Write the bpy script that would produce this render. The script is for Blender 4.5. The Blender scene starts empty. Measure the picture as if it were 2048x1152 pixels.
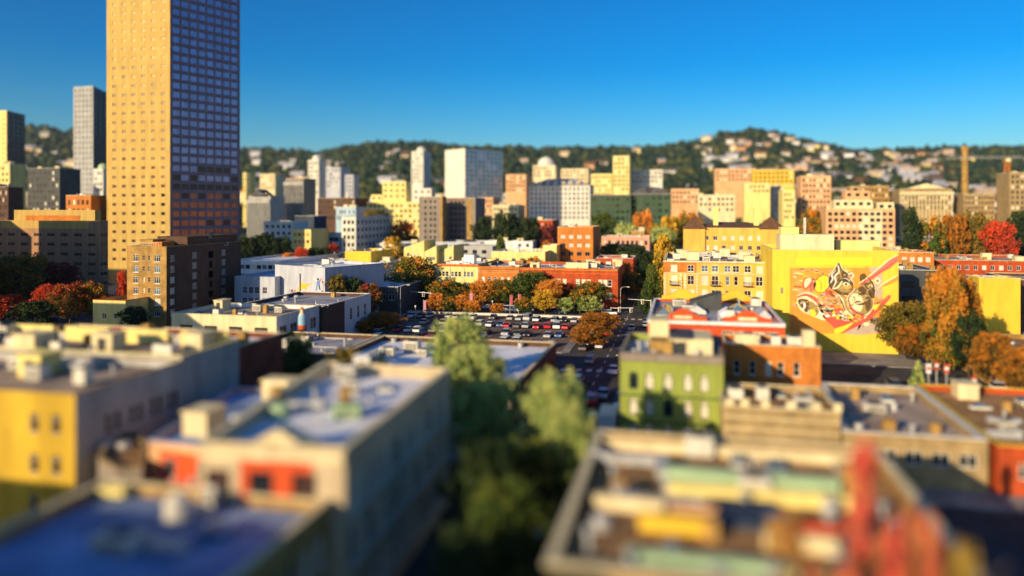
import bpy, bmesh, math, random
import numpy as np
from mathutils import Vector, Matrix
R = math.radians
random.seed(7)
rng = np.random.default_rng(7)
scn = bpy.context.scene
col = scn.collection

# ------------------------------------------------------------------ camera, sky, sun
F, CX, VH, H = 1500.0, 1024.0, 420.0, 33.0
TH = math.atan(341.0/1500.0)
CS, SN = math.cos(TH), math.sin(TH)
cam_d = bpy.data.cameras.new('camera'); cam = bpy.data.objects.new('camera', cam_d); col.objects.link(cam)
cam.location = (0, 0, H); cam.rotation_euler = (R(90), 0, TH)
cam_d.sensor_width = 36.0; cam_d.lens = 36.0*F/2048.0
cam_d.shift_y = -(576.0-VH)/2048.0
cam_d.clip_start = 1.0; cam_d.clip_end = 20000
cam_d.dof.use_dof = True; cam_d.dof.focus_distance = 222.0
cam_d.dof.aperture_fstop = (cam_d.lens/1000.0)/1.6
cam_d.dof.aperture_blades = 0
scn.camera = cam

SUN_AZ, SUN_EL = R(27), R(16)          # the sun stands behind the camera on its left
world = bpy.data.worlds.new('World'); scn.world = world; world.use_nodes = True
wt = world.node_tree; bg = wt.nodes['Background']
sky = wt.nodes.new('ShaderNodeTexSky'); sky.sky_type = 'NISHITA'; sky.sun_disc = False
sky.sun_elevation = SUN_EL; sky.sun_rotation = math.pi + SUN_AZ
sky.altitude = 0; sky.air_density = 1.0; sky.dust_density = 0.9; sky.ozone_density = 4.0
hs = wt.nodes.new('ShaderNodeHueSaturation'); hs.inputs['Saturation'].default_value = 1.5; hs.inputs['Hue'].default_value = 0.494
wt.links.new(sky.outputs[0], hs.inputs['Color']); gm = wt.nodes.new('ShaderNodeGamma'); gm.inputs['Gamma'].default_value = 1.3
s1_ = wt.nodes.new('ShaderNodeVectorMath'); s1_.operation = 'SCALE'; s1_.inputs['Scale'].default_value = 0.14
s2_ = wt.nodes.new('ShaderNodeVectorMath'); s2_.operation = 'SCALE'; s2_.inputs['Scale'].default_value = 1/0.14
wt.links.new(hs.outputs[0], s1_.inputs[0]); wt.links.new(s1_.outputs[0], gm.inputs['Color']); wt.links.new(gm.outputs[0], s2_.inputs[0]); wt.links.new(s2_.outputs[0], bg.inputs['Color'])
bg.inputs['Strength'].default_value = 0.125
sun_d = bpy.data.lights.new('sun', 'SUN'); sun_d.energy = 5.0; sun_d.angle = R(0.5); sun_d.color = (1.0, 0.78, 0.48)
sun = bpy.data.objects.new('sun', sun_d); col.objects.link(sun)
sdir = Vector((math.sin(SUN_AZ)*math.cos(SUN_EL), math.cos(SUN_AZ)*math.cos(SUN_EL), -math.sin(SUN_EL)))
sun.rotation_euler = sdir.to_track_quat('-Z', 'Y').to_euler(); sun.location = (-60, -80, 120)
scn.view_settings.view_transform = 'Standard'; scn.view_settings.look = 'None'
scn.view_settings.exposure = 0.35; scn.view_settings.gamma = 1.0; scn.view_settings.use_curve_mapping = False
scn.cycles.max_bounces = 5; scn.cycles.diffuse_bounces = 3; scn.cycles.use_denoising = True
scn.cycles.caustics_reflective = False; scn.cycles.caustics_refractive = False

# ------------------------------------------------------------------ survey helpers (street grid: x across, y away)
def W(u, d):
    lat = (u-CX)/F*d
    return (-d*SN + lat*CS, d*CS + lat*SN)
def dep(v, z): return F*(H-z)/(v-VH)
def Zf(v, d): return H-(v-VH)*d/F
def P(u, v, z): return W(u, dep(v, z))
def xat(y, u):
    k = (u-CX)/F; return y*(k*CS-SN)/(CS+k*SN)
def yat(x, u):
    k = (u-CX)/F; return x*(CS+k*SN)/(k*CS-SN)
def uv_of(x, y):
    d = y*CS-x*SN; lat = x*CS+y*SN; return CX+F*lat/d, d

# ------------------------------------------------------------------ materials
MATS = {}
def mat(name, c, rough=0.8, var=0.12, scale=0.35, kind='wall', spec=0.3, metal=0.0):
    if name in MATS: return MATS[name]
    m = bpy.data.materials.new(name); m.use_nodes = True; nt = m.node_tree; b = nt.nodes['Principled BSDF']
    b.inputs['Roughness'].default_value = rough; b.inputs['Specular IOR Level'].default_value = spec
    b.inputs['Metallic'].default_value = metal
    geo = nt.nodes.new('ShaderNodeNewGeometry')
    n1 = nt.nodes.new('ShaderNodeTexNoise'); n1.inputs['Scale'].default_value = scale; n1.inputs['Detail'].default_value = 6
    n1.inputs['Roughness'].default_value = 0.65
    mp = nt.nodes.new('ShaderNodeMapping'); nt.links.new(geo.outputs['Position'], mp.inputs[0])
    if kind == 'wall': mp.inputs['Scale'].default_value = (1, 1, 0.35)
    nt.links.new(mp.outputs[0], n1.inputs['Vector'])
    rp = nt.nodes.new('ShaderNodeValToRGB')
    lo = tuple(max(0, x*(1-2.2*var)) for x in c) + (1,); hi = tuple(min(1, x*(1+1.2*var)) for x in c) + (1,)
    rp.color_ramp.elements[0].position = 0.33; rp.color_ramp.elements[0].color = lo
    rp.color_ramp.elements[1].position = 0.68; rp.color_ramp.elements[1].color = hi
    nt.links.new(n1.outputs['Fac'], rp.inputs[0])
    out = rp.outputs[0]
    if kind in ('wall', 'brick', 'stone') and var >= .05:
        n3 = nt.nodes.new('ShaderNodeTexNoise'); n3.inputs['Scale'].default_value = 1.0; n3.inputs['Detail'].default_value = 4
        m3 = nt.nodes.new('ShaderNodeMapping'); m3.inputs['Scale'].default_value = (.9, .9, .09); nt.links.new(geo.outputs['Position'], m3.inputs[0]); nt.links.new(m3.outputs[0], n3.inputs['Vector'])
        r3_ = nt.nodes.new('ShaderNodeValToRGB'); r3_.color_ramp.elements[0].position = .38; r3_.color_ramp.elements[0].color = (.74, .71, .68, 1); r3_.color_ramp.elements[1].position = .6; r3_.color_ramp.elements[1].color = (1, 1, 1, 1)
        nt.links.new(n3.outputs['Fac'], r3_.inputs[0]); x3 = nt.nodes.new('ShaderNodeMix'); x3.data_type = 'RGBA'; x3.blend_type = 'MULTIPLY'; x3.inputs[0].default_value = .28 if name.startswith('yellow') else .5
        nt.links.new(out, x3.inputs[6]); nt.links.new(r3_.outputs[0], x3.inputs[7]); out = x3.outputs[2]
    if kind in ('brick', 'stone'):
        # courses: joint lines as fine relief and slight tint
        sx = nt.nodes.new('ShaderNodeSeparateXYZ'); nt.links.new(geo.outputs['Position'], sx.inputs[0])
        ad = nt.nodes.new('ShaderNodeMath'); ad.operation = 'ADD'; nt.links.new(sx.outputs[0], ad.inputs[0]); nt.links.new(sx.outputs[1], ad.inputs[1])
        cb = nt.nodes.new('ShaderNodeCombineXYZ'); nt.links.new(ad.outputs[0], cb.inputs[0]); nt.links.new(sx.outputs[2], cb.inputs[1])
        br = nt.nodes.new('ShaderNodeTexBrick'); br.inputs['Scale'].default_value = 1.0
        s = 1.0 if kind == 'brick' else 2.2
        br.inputs['Brick Width'].default_value = 0.44*s; br.inputs['Row Height'].default_value = 0.16*s; br.inputs['Mortar Size'].default_value = 0.02*s
        br.inputs['Color1'].default_value = (1, 1, 1, 1); br.inputs['Color2'].default_value = (.68, .66, .66, 1); br.inputs['Mortar'].default_value = (.75, .72, .7, 1)
        nt.links.new(cb.outputs[0], br.inputs[0])
        mx = nt.nodes.new('ShaderNodeMix'); mx.data_type = 'RGBA'; mx.blend_type = 'MULTIPLY'; mx.inputs[0].default_value = 0.8
        nt.links.new(out, mx.inputs[6]); nt.links.new(br.outputs[0], mx.inputs[7]); out = mx.outputs[2]
    if kind == 'roof':
        sb = nt.nodes.new('ShaderNodeTexBrick'); sb.inputs['Scale'].default_value = 1.0; sb.inputs['Brick Width'].default_value = 9.0; sb.inputs['Row Height'].default_value = 2.1; sb.inputs['Mortar Size'].default_value = .045
        sb.inputs['Color1'].default_value = (1, 1, 1, 1); sb.inputs['Color2'].default_value = (.86, .86, .86, 1); sb.inputs['Mortar'].default_value = (.55, .54, .52, 1); nt.links.new(geo.outputs['Position'], sb.inputs[0])
        x4 = nt.nodes.new('ShaderNodeMix'); x4.data_type = 'RGBA'; x4.blend_type = 'MULTIPLY'; x4.inputs[0].default_value = .4
        nt.links.new(out, x4.inputs[6]); nt.links.new(sb.outputs[0], x4.inputs[7]); out = x4.outputs[2]
        n2 = nt.nodes.new('ShaderNodeTexVoronoi'); n2.inputs['Scale'].default_value = 0.22; n2.inputs['Randomness'].default_value = 1
        nt.links.new(geo.outputs['Position'], n2.inputs[0])
        hs2 = nt.nodes.new('ShaderNodeHueSaturation'); hs2.inputs['Saturation'].default_value = 0
        nt.links.new(n2.outputs['Color'], hs2.inputs['Color'])
        mx = nt.nodes.new('ShaderNodeMix'); mx.data_type = 'RGBA'; mx.blend_type = 'SOFT_LIGHT'; mx.inputs[0].default_value = 0.45
        nt.links.new(out, mx.inputs[6]); nt.links.new(hs2.outputs[0], mx.inputs[7]); out = mx.outputs[2]
    nt.links.new(out, b.inputs['Base Color'])
    MATS[name] = m; return m
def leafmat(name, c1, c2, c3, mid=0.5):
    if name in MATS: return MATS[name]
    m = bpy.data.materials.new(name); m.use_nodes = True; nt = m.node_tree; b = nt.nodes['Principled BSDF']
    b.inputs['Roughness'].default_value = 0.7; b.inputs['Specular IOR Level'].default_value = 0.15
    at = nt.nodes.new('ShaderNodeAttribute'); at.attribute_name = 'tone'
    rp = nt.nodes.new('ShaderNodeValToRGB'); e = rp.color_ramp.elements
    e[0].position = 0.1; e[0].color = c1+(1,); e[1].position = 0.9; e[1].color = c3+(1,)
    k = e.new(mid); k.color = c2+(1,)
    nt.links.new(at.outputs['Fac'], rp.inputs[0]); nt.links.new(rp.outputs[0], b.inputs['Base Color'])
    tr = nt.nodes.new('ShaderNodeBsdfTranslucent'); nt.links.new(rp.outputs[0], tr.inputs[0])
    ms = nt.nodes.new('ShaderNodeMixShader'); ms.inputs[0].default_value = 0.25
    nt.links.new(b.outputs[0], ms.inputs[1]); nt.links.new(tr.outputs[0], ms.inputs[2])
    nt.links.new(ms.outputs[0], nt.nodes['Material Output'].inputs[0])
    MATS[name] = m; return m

G = dict(
 mustard=mat('mustard_paint', (.60, .39, .03), var=.1),  sandw=mat('sand_render', (.58, .46, .29), var=.12), amber=mat('amber_paint', (.76, .46, .08), var=.08),  yellow=mat('yellow_paint', (.76, .50, .04), var=.06), mural=mat('yellow_render', (.78, .56, .05), var=.07, scale=.2),
 cream=mat('cream_paint', (.78, .66, .38), var=.08), pale=mat('pale_paint', (.72, .70, .60), var=.08), white=mat('white_paint', (.80, .80, .77), var=.06),
 lemon=mat('pale_yellow_paint', (.84, .70, .24), var=.07), tan=mat('tan_stone', (.46, .33, .15), var=.15, kind='stone'),
 ochre=mat('ochre_brick', (.50, .30, .08), var=.18, kind='brick'), orange=mat('orange_brick', (.68, .23, .035), var=.12, kind='brick'),
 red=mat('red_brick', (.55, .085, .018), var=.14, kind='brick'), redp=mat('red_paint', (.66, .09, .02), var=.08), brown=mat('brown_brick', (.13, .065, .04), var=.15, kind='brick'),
 dkred=mat('dark_red_brick', (.26, .05, .025), var=.2, kind='brick'), greyw=mat('grey_render', (.42, .42, .40), var=.1), bluegrey=mat('blue_grey_render', (.50, .53, .60), var=.07),
 dkgrey=mat('dark_grey_cladding', (.08, .085, .085), var=.15), taupe=mat('taupe_render', (.28, .23, .18), var=.1), green=mat('green_paint', (.29, .34, .06), var=.1),
 dkgreen=mat('dark_green_paint', (.045, .10, .05), var=.1), spand=mat('mauve_cladding', (.25, .19, .23), var=.08, rough=.5), office=mat('ochre_cladding', (.42, .23, .12), var=.08), gold=mat('gold_stone_cladding', (.55, .37, .10), var=.06), bronze=mat('bronze_cladding', (.26, .16, .12), var=.1),
 navy=mat('dark_blue_cladding', (.04, .06, .10), var=.2), palegreen=mat('pale_green_roofing', (.45, .62, .35), var=.1), pink=mat('pink_brick', (.68, .36, .24), var=.12),
 salmon=mat('salmon_render', (.75, .42, .2), var=.1), glassb=mat('blue_curtain_cladding', (.38, .56, .70), rough=.25, var=.1),
 roofw=mat('white_roof_membrane', (.92, .91, .94), var=.08, scale=.25, kind='roof', rough=.7), roofb=mat('blue_grey_roof_membrane', (.20, .29, .50), var=.2, scale=.18, kind='roof', rough=.7),
 rooft=mat('tan_gravel_roof', (.40, .30, .22), var=.18, scale=.4, kind='roof', rough=.9), roofd=mat('dark_tar_roof', (.07, .07, .08), var=.25, scale=.4, kind='roof', rough=.8),
 rooft2=mat('brown_gravel_roof', (.36, .19, .07), var=.2, scale=.5, kind='roof', rough=.9),
 roofg=mat('grey_roof_membrane', (.33, .33, .37), var=.2, scale=.3, kind='roof', rough=.8), tile=mat('orange_clay_tiles', (.60, .13, .03), var=.15, scale=1.5),
 shingle=mat('brown_shingles', (.16, .08, .04), var=.2, scale=1.2), metal=mat('galvanised_metal', (.55, .55, .53), rough=.45, var=.12, scale=1.0, metal=.3), metalw=mat('cream_painted_metal', (.74, .70, .58), rough=.5, var=.1, scale=1.0),
 mdark=mat('dark_metal', (.04, .04, .045), rough=.5, var=.1), orangep=mat('orange_painted_metal', (.70, .16, .03), rough=.5, var=.1), asphalt=mat('asphalt', (.05, .05, .052), var=.2, scale=.25, kind='roof', rough=.9),
 lot=mat('worn_parking_asphalt', (.16, .10, .07), var=.3, scale=.12, kind='roof', rough=.9), walk=mat('concrete_pavement', (.24, .22, .20), var=.15, scale=.3, kind='roof', rough=.9), line=mat('road_paint', (.7, .68, .6), var=.15, scale=1.0),
 plaza=mat('red_brick_paving', (.30, .09, .045), var=.25, scale=.3, kind='roof'), bark=mat('bark', (.09, .06, .04), var=.3, scale=2), rubber=mat('black_rubber', (.02, .02, .02)),
 frame=mat('white_window_frame', (.75, .72, .62), var=.05), framed=mat('dark_window_frame', (.05, .045, .04), var=.05), hill=mat('forest_soil', (.05, .08, .03), var=.3, scale=.02), land=mat('suburban_ground', (.06, .06, .035), var=.4, scale=.03),
)
def glass(name, c, rough=.08, spec=.5, metal=0.0): return mat(name, c, rough=rough, var=.1, scale=.2, spec=spec, metal=metal)
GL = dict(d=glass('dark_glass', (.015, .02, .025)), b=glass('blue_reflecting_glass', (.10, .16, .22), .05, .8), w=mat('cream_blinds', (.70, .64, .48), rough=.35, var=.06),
          g=glass('grey_glass', (.06, .065, .07), .1), m=glass('mauve_mirror_glass', (.52, .42, .62), .25, .6, .7), o=glass('copper_and_reflection_glass', (.75, .20, .07), .3, .6, .45),
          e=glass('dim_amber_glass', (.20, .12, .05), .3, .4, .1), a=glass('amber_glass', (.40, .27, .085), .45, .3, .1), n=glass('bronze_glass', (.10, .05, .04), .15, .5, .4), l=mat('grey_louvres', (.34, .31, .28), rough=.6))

# ------------------------------------------------------------------ mesh helpers
def link(name, me, parent=None, loc=None, rz=0, sc=None, kind=None, ma=None):
    o = bpy.data.objects.new(name, me); col.objects.link(o)
    if parent is not None: o.parent = parent
    if loc is not None: o.location = loc
    if rz: o.rotation_euler = (0, 0, rz)
    if sc is not None: o.scale = sc
    if kind: o['kind'] = kind
    if ma is not None:
        if not me.materials: me.materials.append(None)
        o.material_slots[0].link = 'OBJECT'; o.material_slots[0].material = ma
    return o
def tag(o, label, cat, group=None):
    o['label'] = label; o['category'] = cat
    if group: o['group'] = group
    return o
def thing(name, label, cat, loc=(0, 0, 0), rz=0, group=None, sc=None):
    return tag(link(name, None, None, loc, rz, sc), label, cat, group)
class MB:
    def __init__(s): s.v = []; s.f = []; s.m = []
    def face(s, pts, mi=0):
        b = len(s.v); s.v += [tuple(p) for p in pts]; s.f.append(tuple(range(b, b+len(pts)))); s.m.append(mi)
    def box(s, x0, y0, z0, x1, y1, z1, mi=0):
        b = len(s.v); s.v += [(x0, y0, z0), (x1, y0, z0), (x1, y1, z0), (x0, y1, z0), (x0, y0, z1), (x1, y0, z1), (x1, y1, z1), (x0, y1, z1)]
        for f in ((0, 3, 2, 1), (4, 5, 6, 7), (0, 1, 5, 4), (1, 2, 6, 5), (2, 3, 7, 6), (3, 0, 4, 7)): s.f.append(tuple(b+i for i in f)); s.m.append(mi)
    def prism(s, pts, z0, z1, mi=0):
        n = len(pts); b = len(s.v); s.v += [(p[0], p[1], z0) for p in pts]+[(p[0], p[1], z1) for p in pts]
        s.f.append(tuple(b+n-1-i for i in range(n))); s.m.append(mi); s.f.append(tuple(b+n+i for i in range(n))); s.m.append(mi)
        for i in range(n): s.f.append((b+i, b+(i+1) % n, b+n+(i+1) % n, b+n+i)); s.m.append(mi)
    def tube(s, p0, p1, r0, r1, n=8, mi=0, cap=True):
        p0 = Vector(p0); p1 = Vector(p1); a = (p1-p0).normalized(); t = a.orthogonal().normalized(); q = a.cross(t); b = len(s.v)
        for p, r in ((p0, r0), (p1, r1)):
            for k in range(n):
                an = 2*math.pi*k/n; s.v.append(tuple(p+(t*math.cos(an)+q*math.sin(an))*r))
        for k in range(n): s.f.append((b+k, b+(k+1) % n, b+n+(k+1) % n, b+n+k)); s.m.append(mi)
        if cap: s.f.append(tuple(b+n-1-k for k in range(n))); s.m.append(mi); s.f.append(tuple(b+n+k for k in range(n))); s.m.append(mi)
    def lathe(s, prof, cx=0, cy=0, n=12, mi=0):
        b = len(s.v)
        for r, z in prof:
            for k in range(n): an = 2*math.pi*k/n; s.v.append((cx+r*math.cos(an), cy+r*math.sin(an), z))
        for j in range(len(prof)-1):
            for k in range(n): s.f.append((b+j*n+k, b+j*n+(k+1) % n, b+(j+1)*n+(k+1) % n, b+(j+1)*n+k)); s.m.append(mi)
        s.f.append(tuple(b+n-1-k for k in range(n))); s.m.append(mi); t = b+(len(prof)-1)*n; s.f.append(tuple(t+k for k in range(n))); s.m.append(mi)
    def mesh(s, name, mats=()):
        me = bpy.data.meshes.new(name); me.from_pydata(s.v, [], s.f)
        for m in mats: me.materials.append(m)
        if len(mats) > 1: me.polygons.foreach_set('material_index', s.m)
        me.update(); return me
def part(name, mb, m, parent, **k):
    return link(name, mb.mesh(name, m if isinstance(m, (list, tuple)) else [m]), parent, **k)
def inset(pts, t):
    n = len(pts); out = []
    for i in range(n):
        p0, p1, p2 = Vector(pts[i-1]), Vector(pts[i]), Vector(pts[(i+1) % n])
        e1 = (p1-p0).normalized(); e2 = (p2-p1).normalized()
        n1 = Vector((-e1.y, e1.x)); n2 = Vector((-e2.y, e2.x)); b = n1+n2; b = b/max(.2, b.dot(n1))
        out.append(tuple(p1+b*t))
    return out

CACHE = {}
def window_mesh(w, h, st, fm, wm=None):
    key = ('w', round(w, 2), round(h, 2), st, fm.name, wm.name if wm else '')
    if key in CACHE: return CACHE[key]
    b = MB(); t = min(.12, w*.09); y0, y1 = -.06, .06; a, c = w/2, h/2
    if st == 'arch':
        n = 10; sp = c-a; arc = [(math.cos(math.pi*k/n)*a, sp+math.sin(math.pi*k/n)*a) for k in range(n+1)]
        arci = [(math.cos(math.pi*k/n)*(a-t), sp+math.sin(math.pi*k/n)*(a-t)) for k in range(n+1)]
        for k in range(n):
            q = [arc[k], arc[k+1], arci[k+1], arci[k]]
            b.face([(x, y0, z) for x, z in q][::-1]); b.face([(arci[k][0], y0, arci[k][1]), (arci[k+1][0], y0, arci[k+1][1]), (arci[k+1][0], y1, arci[k+1][1]), (arci[k][0], y1, arci[k][1])])
            cx = a if arc[k][0]+arc[k+1][0] > 0 else -a
            b.face([(cx, -.2, c+.001), (arc[k+1][0], -.2, arc[k+1][1]), (arc[k][0], -.2, arc[k][1])], 1)
            b.face([(arc[k][0], -.2, arc[k][1]), (arc[k+1][0], -.2, arc[k+1][1]), (arc[k+1][0], y1, arc[k+1][1]), (arc[k][0], y1, arc[k][1])], 1)
        b.box(-a, y0, -c, -a+t, y1, sp); b.box(a-t, y0, -c, a, y1, sp); b.box(-a+t, y0, -c, a-t, y1, -c+t); b.box(-a+t, y0+.01, sp-t/2, a-t, y1, sp+t/2)
        me = b.mesh('window', [fm, wm or fm])
    else:
        b.box(-a, y0, -c, -a+t, y1, c); b.box(a-t, y0, -c, a, y1, c); b.box(-a+t, y0, c-t, a-t, y1, c); b.box(-a+t, y0, -c, a-t, y1, -c+t)
        if st in ('cross', 'sash'): b.box(-a+t, y0+.02, -.04, a-t, y1, .04)
        if st in ('cross', 'pair'):
            b.box(-.05, y0+.01, -c+t, .05, y1, c-t)
        if st == 'triple':
            for q in (-a/3, a/3): b.box(q-.05, y0+.01, -c+t, q+.05, y1, c-t)
            b.box(-a+t, y0+.02, c*.35-.04, a-t, y1, c*.35+.04)
        me = b.mesh('window', [fm])
    CACHE[key] = me; return me
def pane_mesh(w, h, m):
    key = ('p', round(w, 2), round(h, 2), m.name)
    if key not in CACHE:
        b = MB(); b.box(-w/2, .03, -h/2, w/2, .05, h/2); CACHE[key] = b.mesh('pane', [m])
    return CACHE[key]
def sill_mesh(w, m):
    key = ('s', round(w, 2), m.name)
    if key not in CACHE:
        b = MB(); b.box(-w/2-.12, -.36, -.14, w/2+.12, -.13, 0); CACHE[key] = b.mesh('sill', [m])
    return CACHE[key]

def facade(root, b, A, B, zb, zt, specs, mats, wall_mi, wname='window'):
    """one wall face with real openings; windows set back in them"""
    A = Vector(A); B = Vector(B); L = (B-A).length; e = (B-A)/L; nin = Vector((-e.y, e.x)); ang = math.atan2(e.y, e.x)
    ops = []; zones = []
    for s in specs:
        if 'zone' in s: zones.append(s['zone']); continue
        n, r = s['n'], s['r']; m0 = s.get('m0', .6); m1 = s.get('m1', .6); cols = s.get('cols') or [(j+.5)/n for j in range(n)]
        top = s.get('top', 1.2); p = s.get('p', 3.6); pitch = (L-m0-m1)/len(cols)
        w = s.get('w') or pitch*.55; h = s.get('h') or p*.55
        for i in range(r):
            for j, cfr in enumerate(cols):
                if (j, i) in s.get('skip', ()): continue
                c = m0+(L-m0-m1)*cfr; z1 = zt-top-i*p; z0 = z1-h
                if z0 < zb+.15 or c-w/2 < .08 or c+w/2 > L-.08: continue
                if any(not (c+w/2 < o[0]-.02 or c-w/2 > o[1]+.02 or z1 < o[2]-.02 or z0 > o[3]+.02) for o in ops): continue
                ops.append((c-w/2, c+w/2, z0, z1, s, i, j))
    xs = sorted({0.0, L} | {round(o[k], 4) for o in ops for k in (0, 1)} | {round(min(max(z[k], 0), 1)*L, 4) for z in zones for k in (0, 1)})
    zs = sorted({round(zb, 4), round(zt, 4)} | {round(o[k], 4) for o in ops for k in (2, 3)} | {round(min(max(zt-z[k], zb), zt), 4) for z in zones for k in (2, 3)})
    D = .22
    def pt(s, z, o=0.0): q = A+e*s+nin*o; return (q.x, q.y, z)
    for i in range(len(xs)-1):
        xm = (xs[i]+xs[i+1])/2
        if xs[i+1]-xs[i] < 1e-3: continue
        run = None
        for j in range(len(zs)-1):
            zm = (zs[j]+zs[j+1])/2
            hole = any(o[0] < xm < o[1] and o[2] < zm < o[3] for o in ops)
            mi = wall_mi
            for z in zones:
                if z[0]*L < xm < z[1]*L and zt-z[3] < zm < zt-z[2]: mi = z[4]
            if hole:
                if run: b.face([pt(xs[i], run[0]), pt(xs[i+1], run[0]), pt(xs[i+1], run[1]), pt(xs[i], run[1])], run[2]); run = None
                continue
            if run and run[2] == mi: run = (run[0], zs[j+1], mi)
            else:
                if run: b.face([pt(xs[i], run[0]), pt(xs[i+1], run[0]), pt(xs[i+1], run[1]), pt(xs[i], run[1])], run[2])
                run = (zs[j], zs[j+1], mi)
        if run: b.face([pt(xs[i], run[0]), pt(xs[i+1], run[0]), pt(xs[i+1], run[1]), pt(xs[i], run[1])], run[2])
    for (s0, s1, z0, z1, s, i, j) in ops:
        mi = wall_mi
        for z in zones:
            if z[0]*L < (s0+s1)/2 < z[1]*L and zt-z[3] < (z0+z1)/2 < zt-z[2]: mi = z[4]
        b.face([pt(s0, z0), pt(s0, z0, D), pt(s0, z1, D), pt(s0, z1)], mi); b.face([pt(s1, z0, D), pt(s1, z0), pt(s1, z1), pt(s1, z1, D)], mi)
        b.face([pt(s0, z0), pt(s1, z0), pt(s1, z0, D), pt(s0, z0, D)], mi); b.face([pt(s0, z1, D), pt(s1, z1, D), pt(s1, z1), pt(s0, z1)], mi)
        c = pt((s0+s1)/2, (z0+z1)/2, .16); w, h = s1-s0, z1-z0
        key = s.get('g', 'dddbgw'); gm = GL[random.choice(key)]
        if s.get('rowg'): gm = GL[random.choice(s['rowg'][min(i, len(s['rowg'])-1)])]
        st = s.get('st', 'pair')
        if st == 'far': link(wname, pane_mesh(w, h, gm), root, c, ang)
        else:
            wo = link(wname, window_mesh(w, h, st, s.get('fm', G['frame']), s.get('wm')), root, c, ang)
            link('pane', pane_mesh(w-.05, h-.05, gm), wo)
            if s.get('sill'): link('sill', sill_mesh(w, s.get('fm', G['frame'])), wo, (0, 0, -h/2))
            if s.get('bal') and (j, i) in s['bal']:
                key = ('bal', round(w, 1))
                if key not in CACHE:
                    q = MB(); hw = w/2+.35
                    q.box(-hw, -1.25, -.12, hw, -.2, 0); q.box(-hw, -1.25, .95, hw, -1.18, 1.02)
                    for k in range(9): x = -hw+2*hw*k/8; q.box(x-.03, -1.24, 0, x+.03, -1.19, .95)
                    for sx in (-hw, hw-.06): q.box(sx, -1.18, .95, sx+.06, -.2, 1.02); q.box(sx, -.7, 0, sx+.05, -.65, .95)
                    CACHE[key] = q.mesh('balcony', [G['mdark']])
                link('balcony', CACHE[key], root, pt((s0+s1)/2, z0+.05, 0), ang)
    return ops

def building(name, label, pts, z, mw, mr, cat='building', zb=0.0, para=.8, pt=.3, mc=None, faces=None, group=None, cornice=None, zonem=(), wname='window'):
    root = thing(name, label, cat, (pts[0][0], pts[0][1], zb), group=group)
    org = Vector((pts[0][0], pts[0][1], zb))
    loc = [(p[0]-org.x, p[1]-org.y) for p in pts]; zt = z+para-zb; n = len(loc)
    b = MB(); faces = faces or {}
    for i in range(n):
        sp = faces.get(i)
        facade(root, b, loc[i], loc[(i+1) % n], 0, zt, sp if isinstance(sp, list) else ([sp] if sp else []), None, 0, wname)
    zr = z-zb
    if para > 0:
        ins = inset(loc, pt)
        for i in range(n):
            j = (i+1) % n
            b.face([(*ins[i], zt), (*ins[j], zt), (*ins[j], zr), (*ins[i], zr)][::-1][::-1])
        o_ = inset(loc, -.08); i_ = inset(loc, pt+.06); c = MB()
        th = .14
        for i in range(n):
            j = (i+1) % n
            c.face([(*o_[i], zt), (*o_[j], zt), (*o_[j], zt+th), (*o_[i], zt+th)]); c.face([(*i_[j], zt), (*i_[i], zt), (*i_[i], zt+th), (*i_[j], zt+th)])
            c.face([(*o_[i], zt+th), (*o_[j], zt+th), (*i_[j], zt+th), (*i_[i], zt+th)]); c.face([(*o_[j], zt), (*o_[i], zt), (*i_[i], zt), (*i_[j], zt)])
        part('coping', c, mc or G['metalw'], root)
        rb = MB(); rb.prism(inset(loc, pt-.01), zr-.3, zr); part('roof', rb, mr, root)
    else:
        rb = MB(); rb.prism(inset(loc, -.25), zr, zr+.3); part('roof', rb, mr, root)
    part('wall', b, [mw]+list(zonem), root)
    if cornice:
        for (dz, hh, pr, cm) in cornice:
            A, B = Vector(loc[0]), Vector(loc[1]); e = (B-A).normalized(); no = Vector((e.y, -e.x)); q = MB()
            A2 = A+no*.003; B2 = B+no*.003; q.prism([tuple(A2+no*pr), tuple(B2+no*pr), tuple(B2), tuple(A2)], zt-dz-hh, zt-dz)
            part('cornice', q, cm, root)
    root['_z'] = zr
    return root
def rect(u0, u1, d, us=None, dp=None):
    """footprint whose front-left corner stands at bearing u0, distance d; dp metres deep or back corner at bearing us"""
    x0, y0 = W(u0, d); x1 = xat(y0, u1)
    if us is not None: y1 = yat(x1 if us > u1 else x0, us)
    else: y1 = y0+dp
    return [(x0, y0), (x1, y0), (x1, y1), (x0, y1)]
def bl(name, label, u0, u1, vt, d, mw, mr='roofg', us=None, dp=18, zb=None, **k):
    pts = rect(u0, u1, d, us, dp); k.setdefault('para', .8)
    z = Zf(vt, d)-k['para']
    if zb is None: zb = ground_z(*pts[0])-1.0 if d > 460 else 0.0
    return building(name, label, pts, z, G[mw] if isinstance(mw, str) else mw, G[mr] if isinstance(mr, str) else mr, zb=zb, **k)

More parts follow.
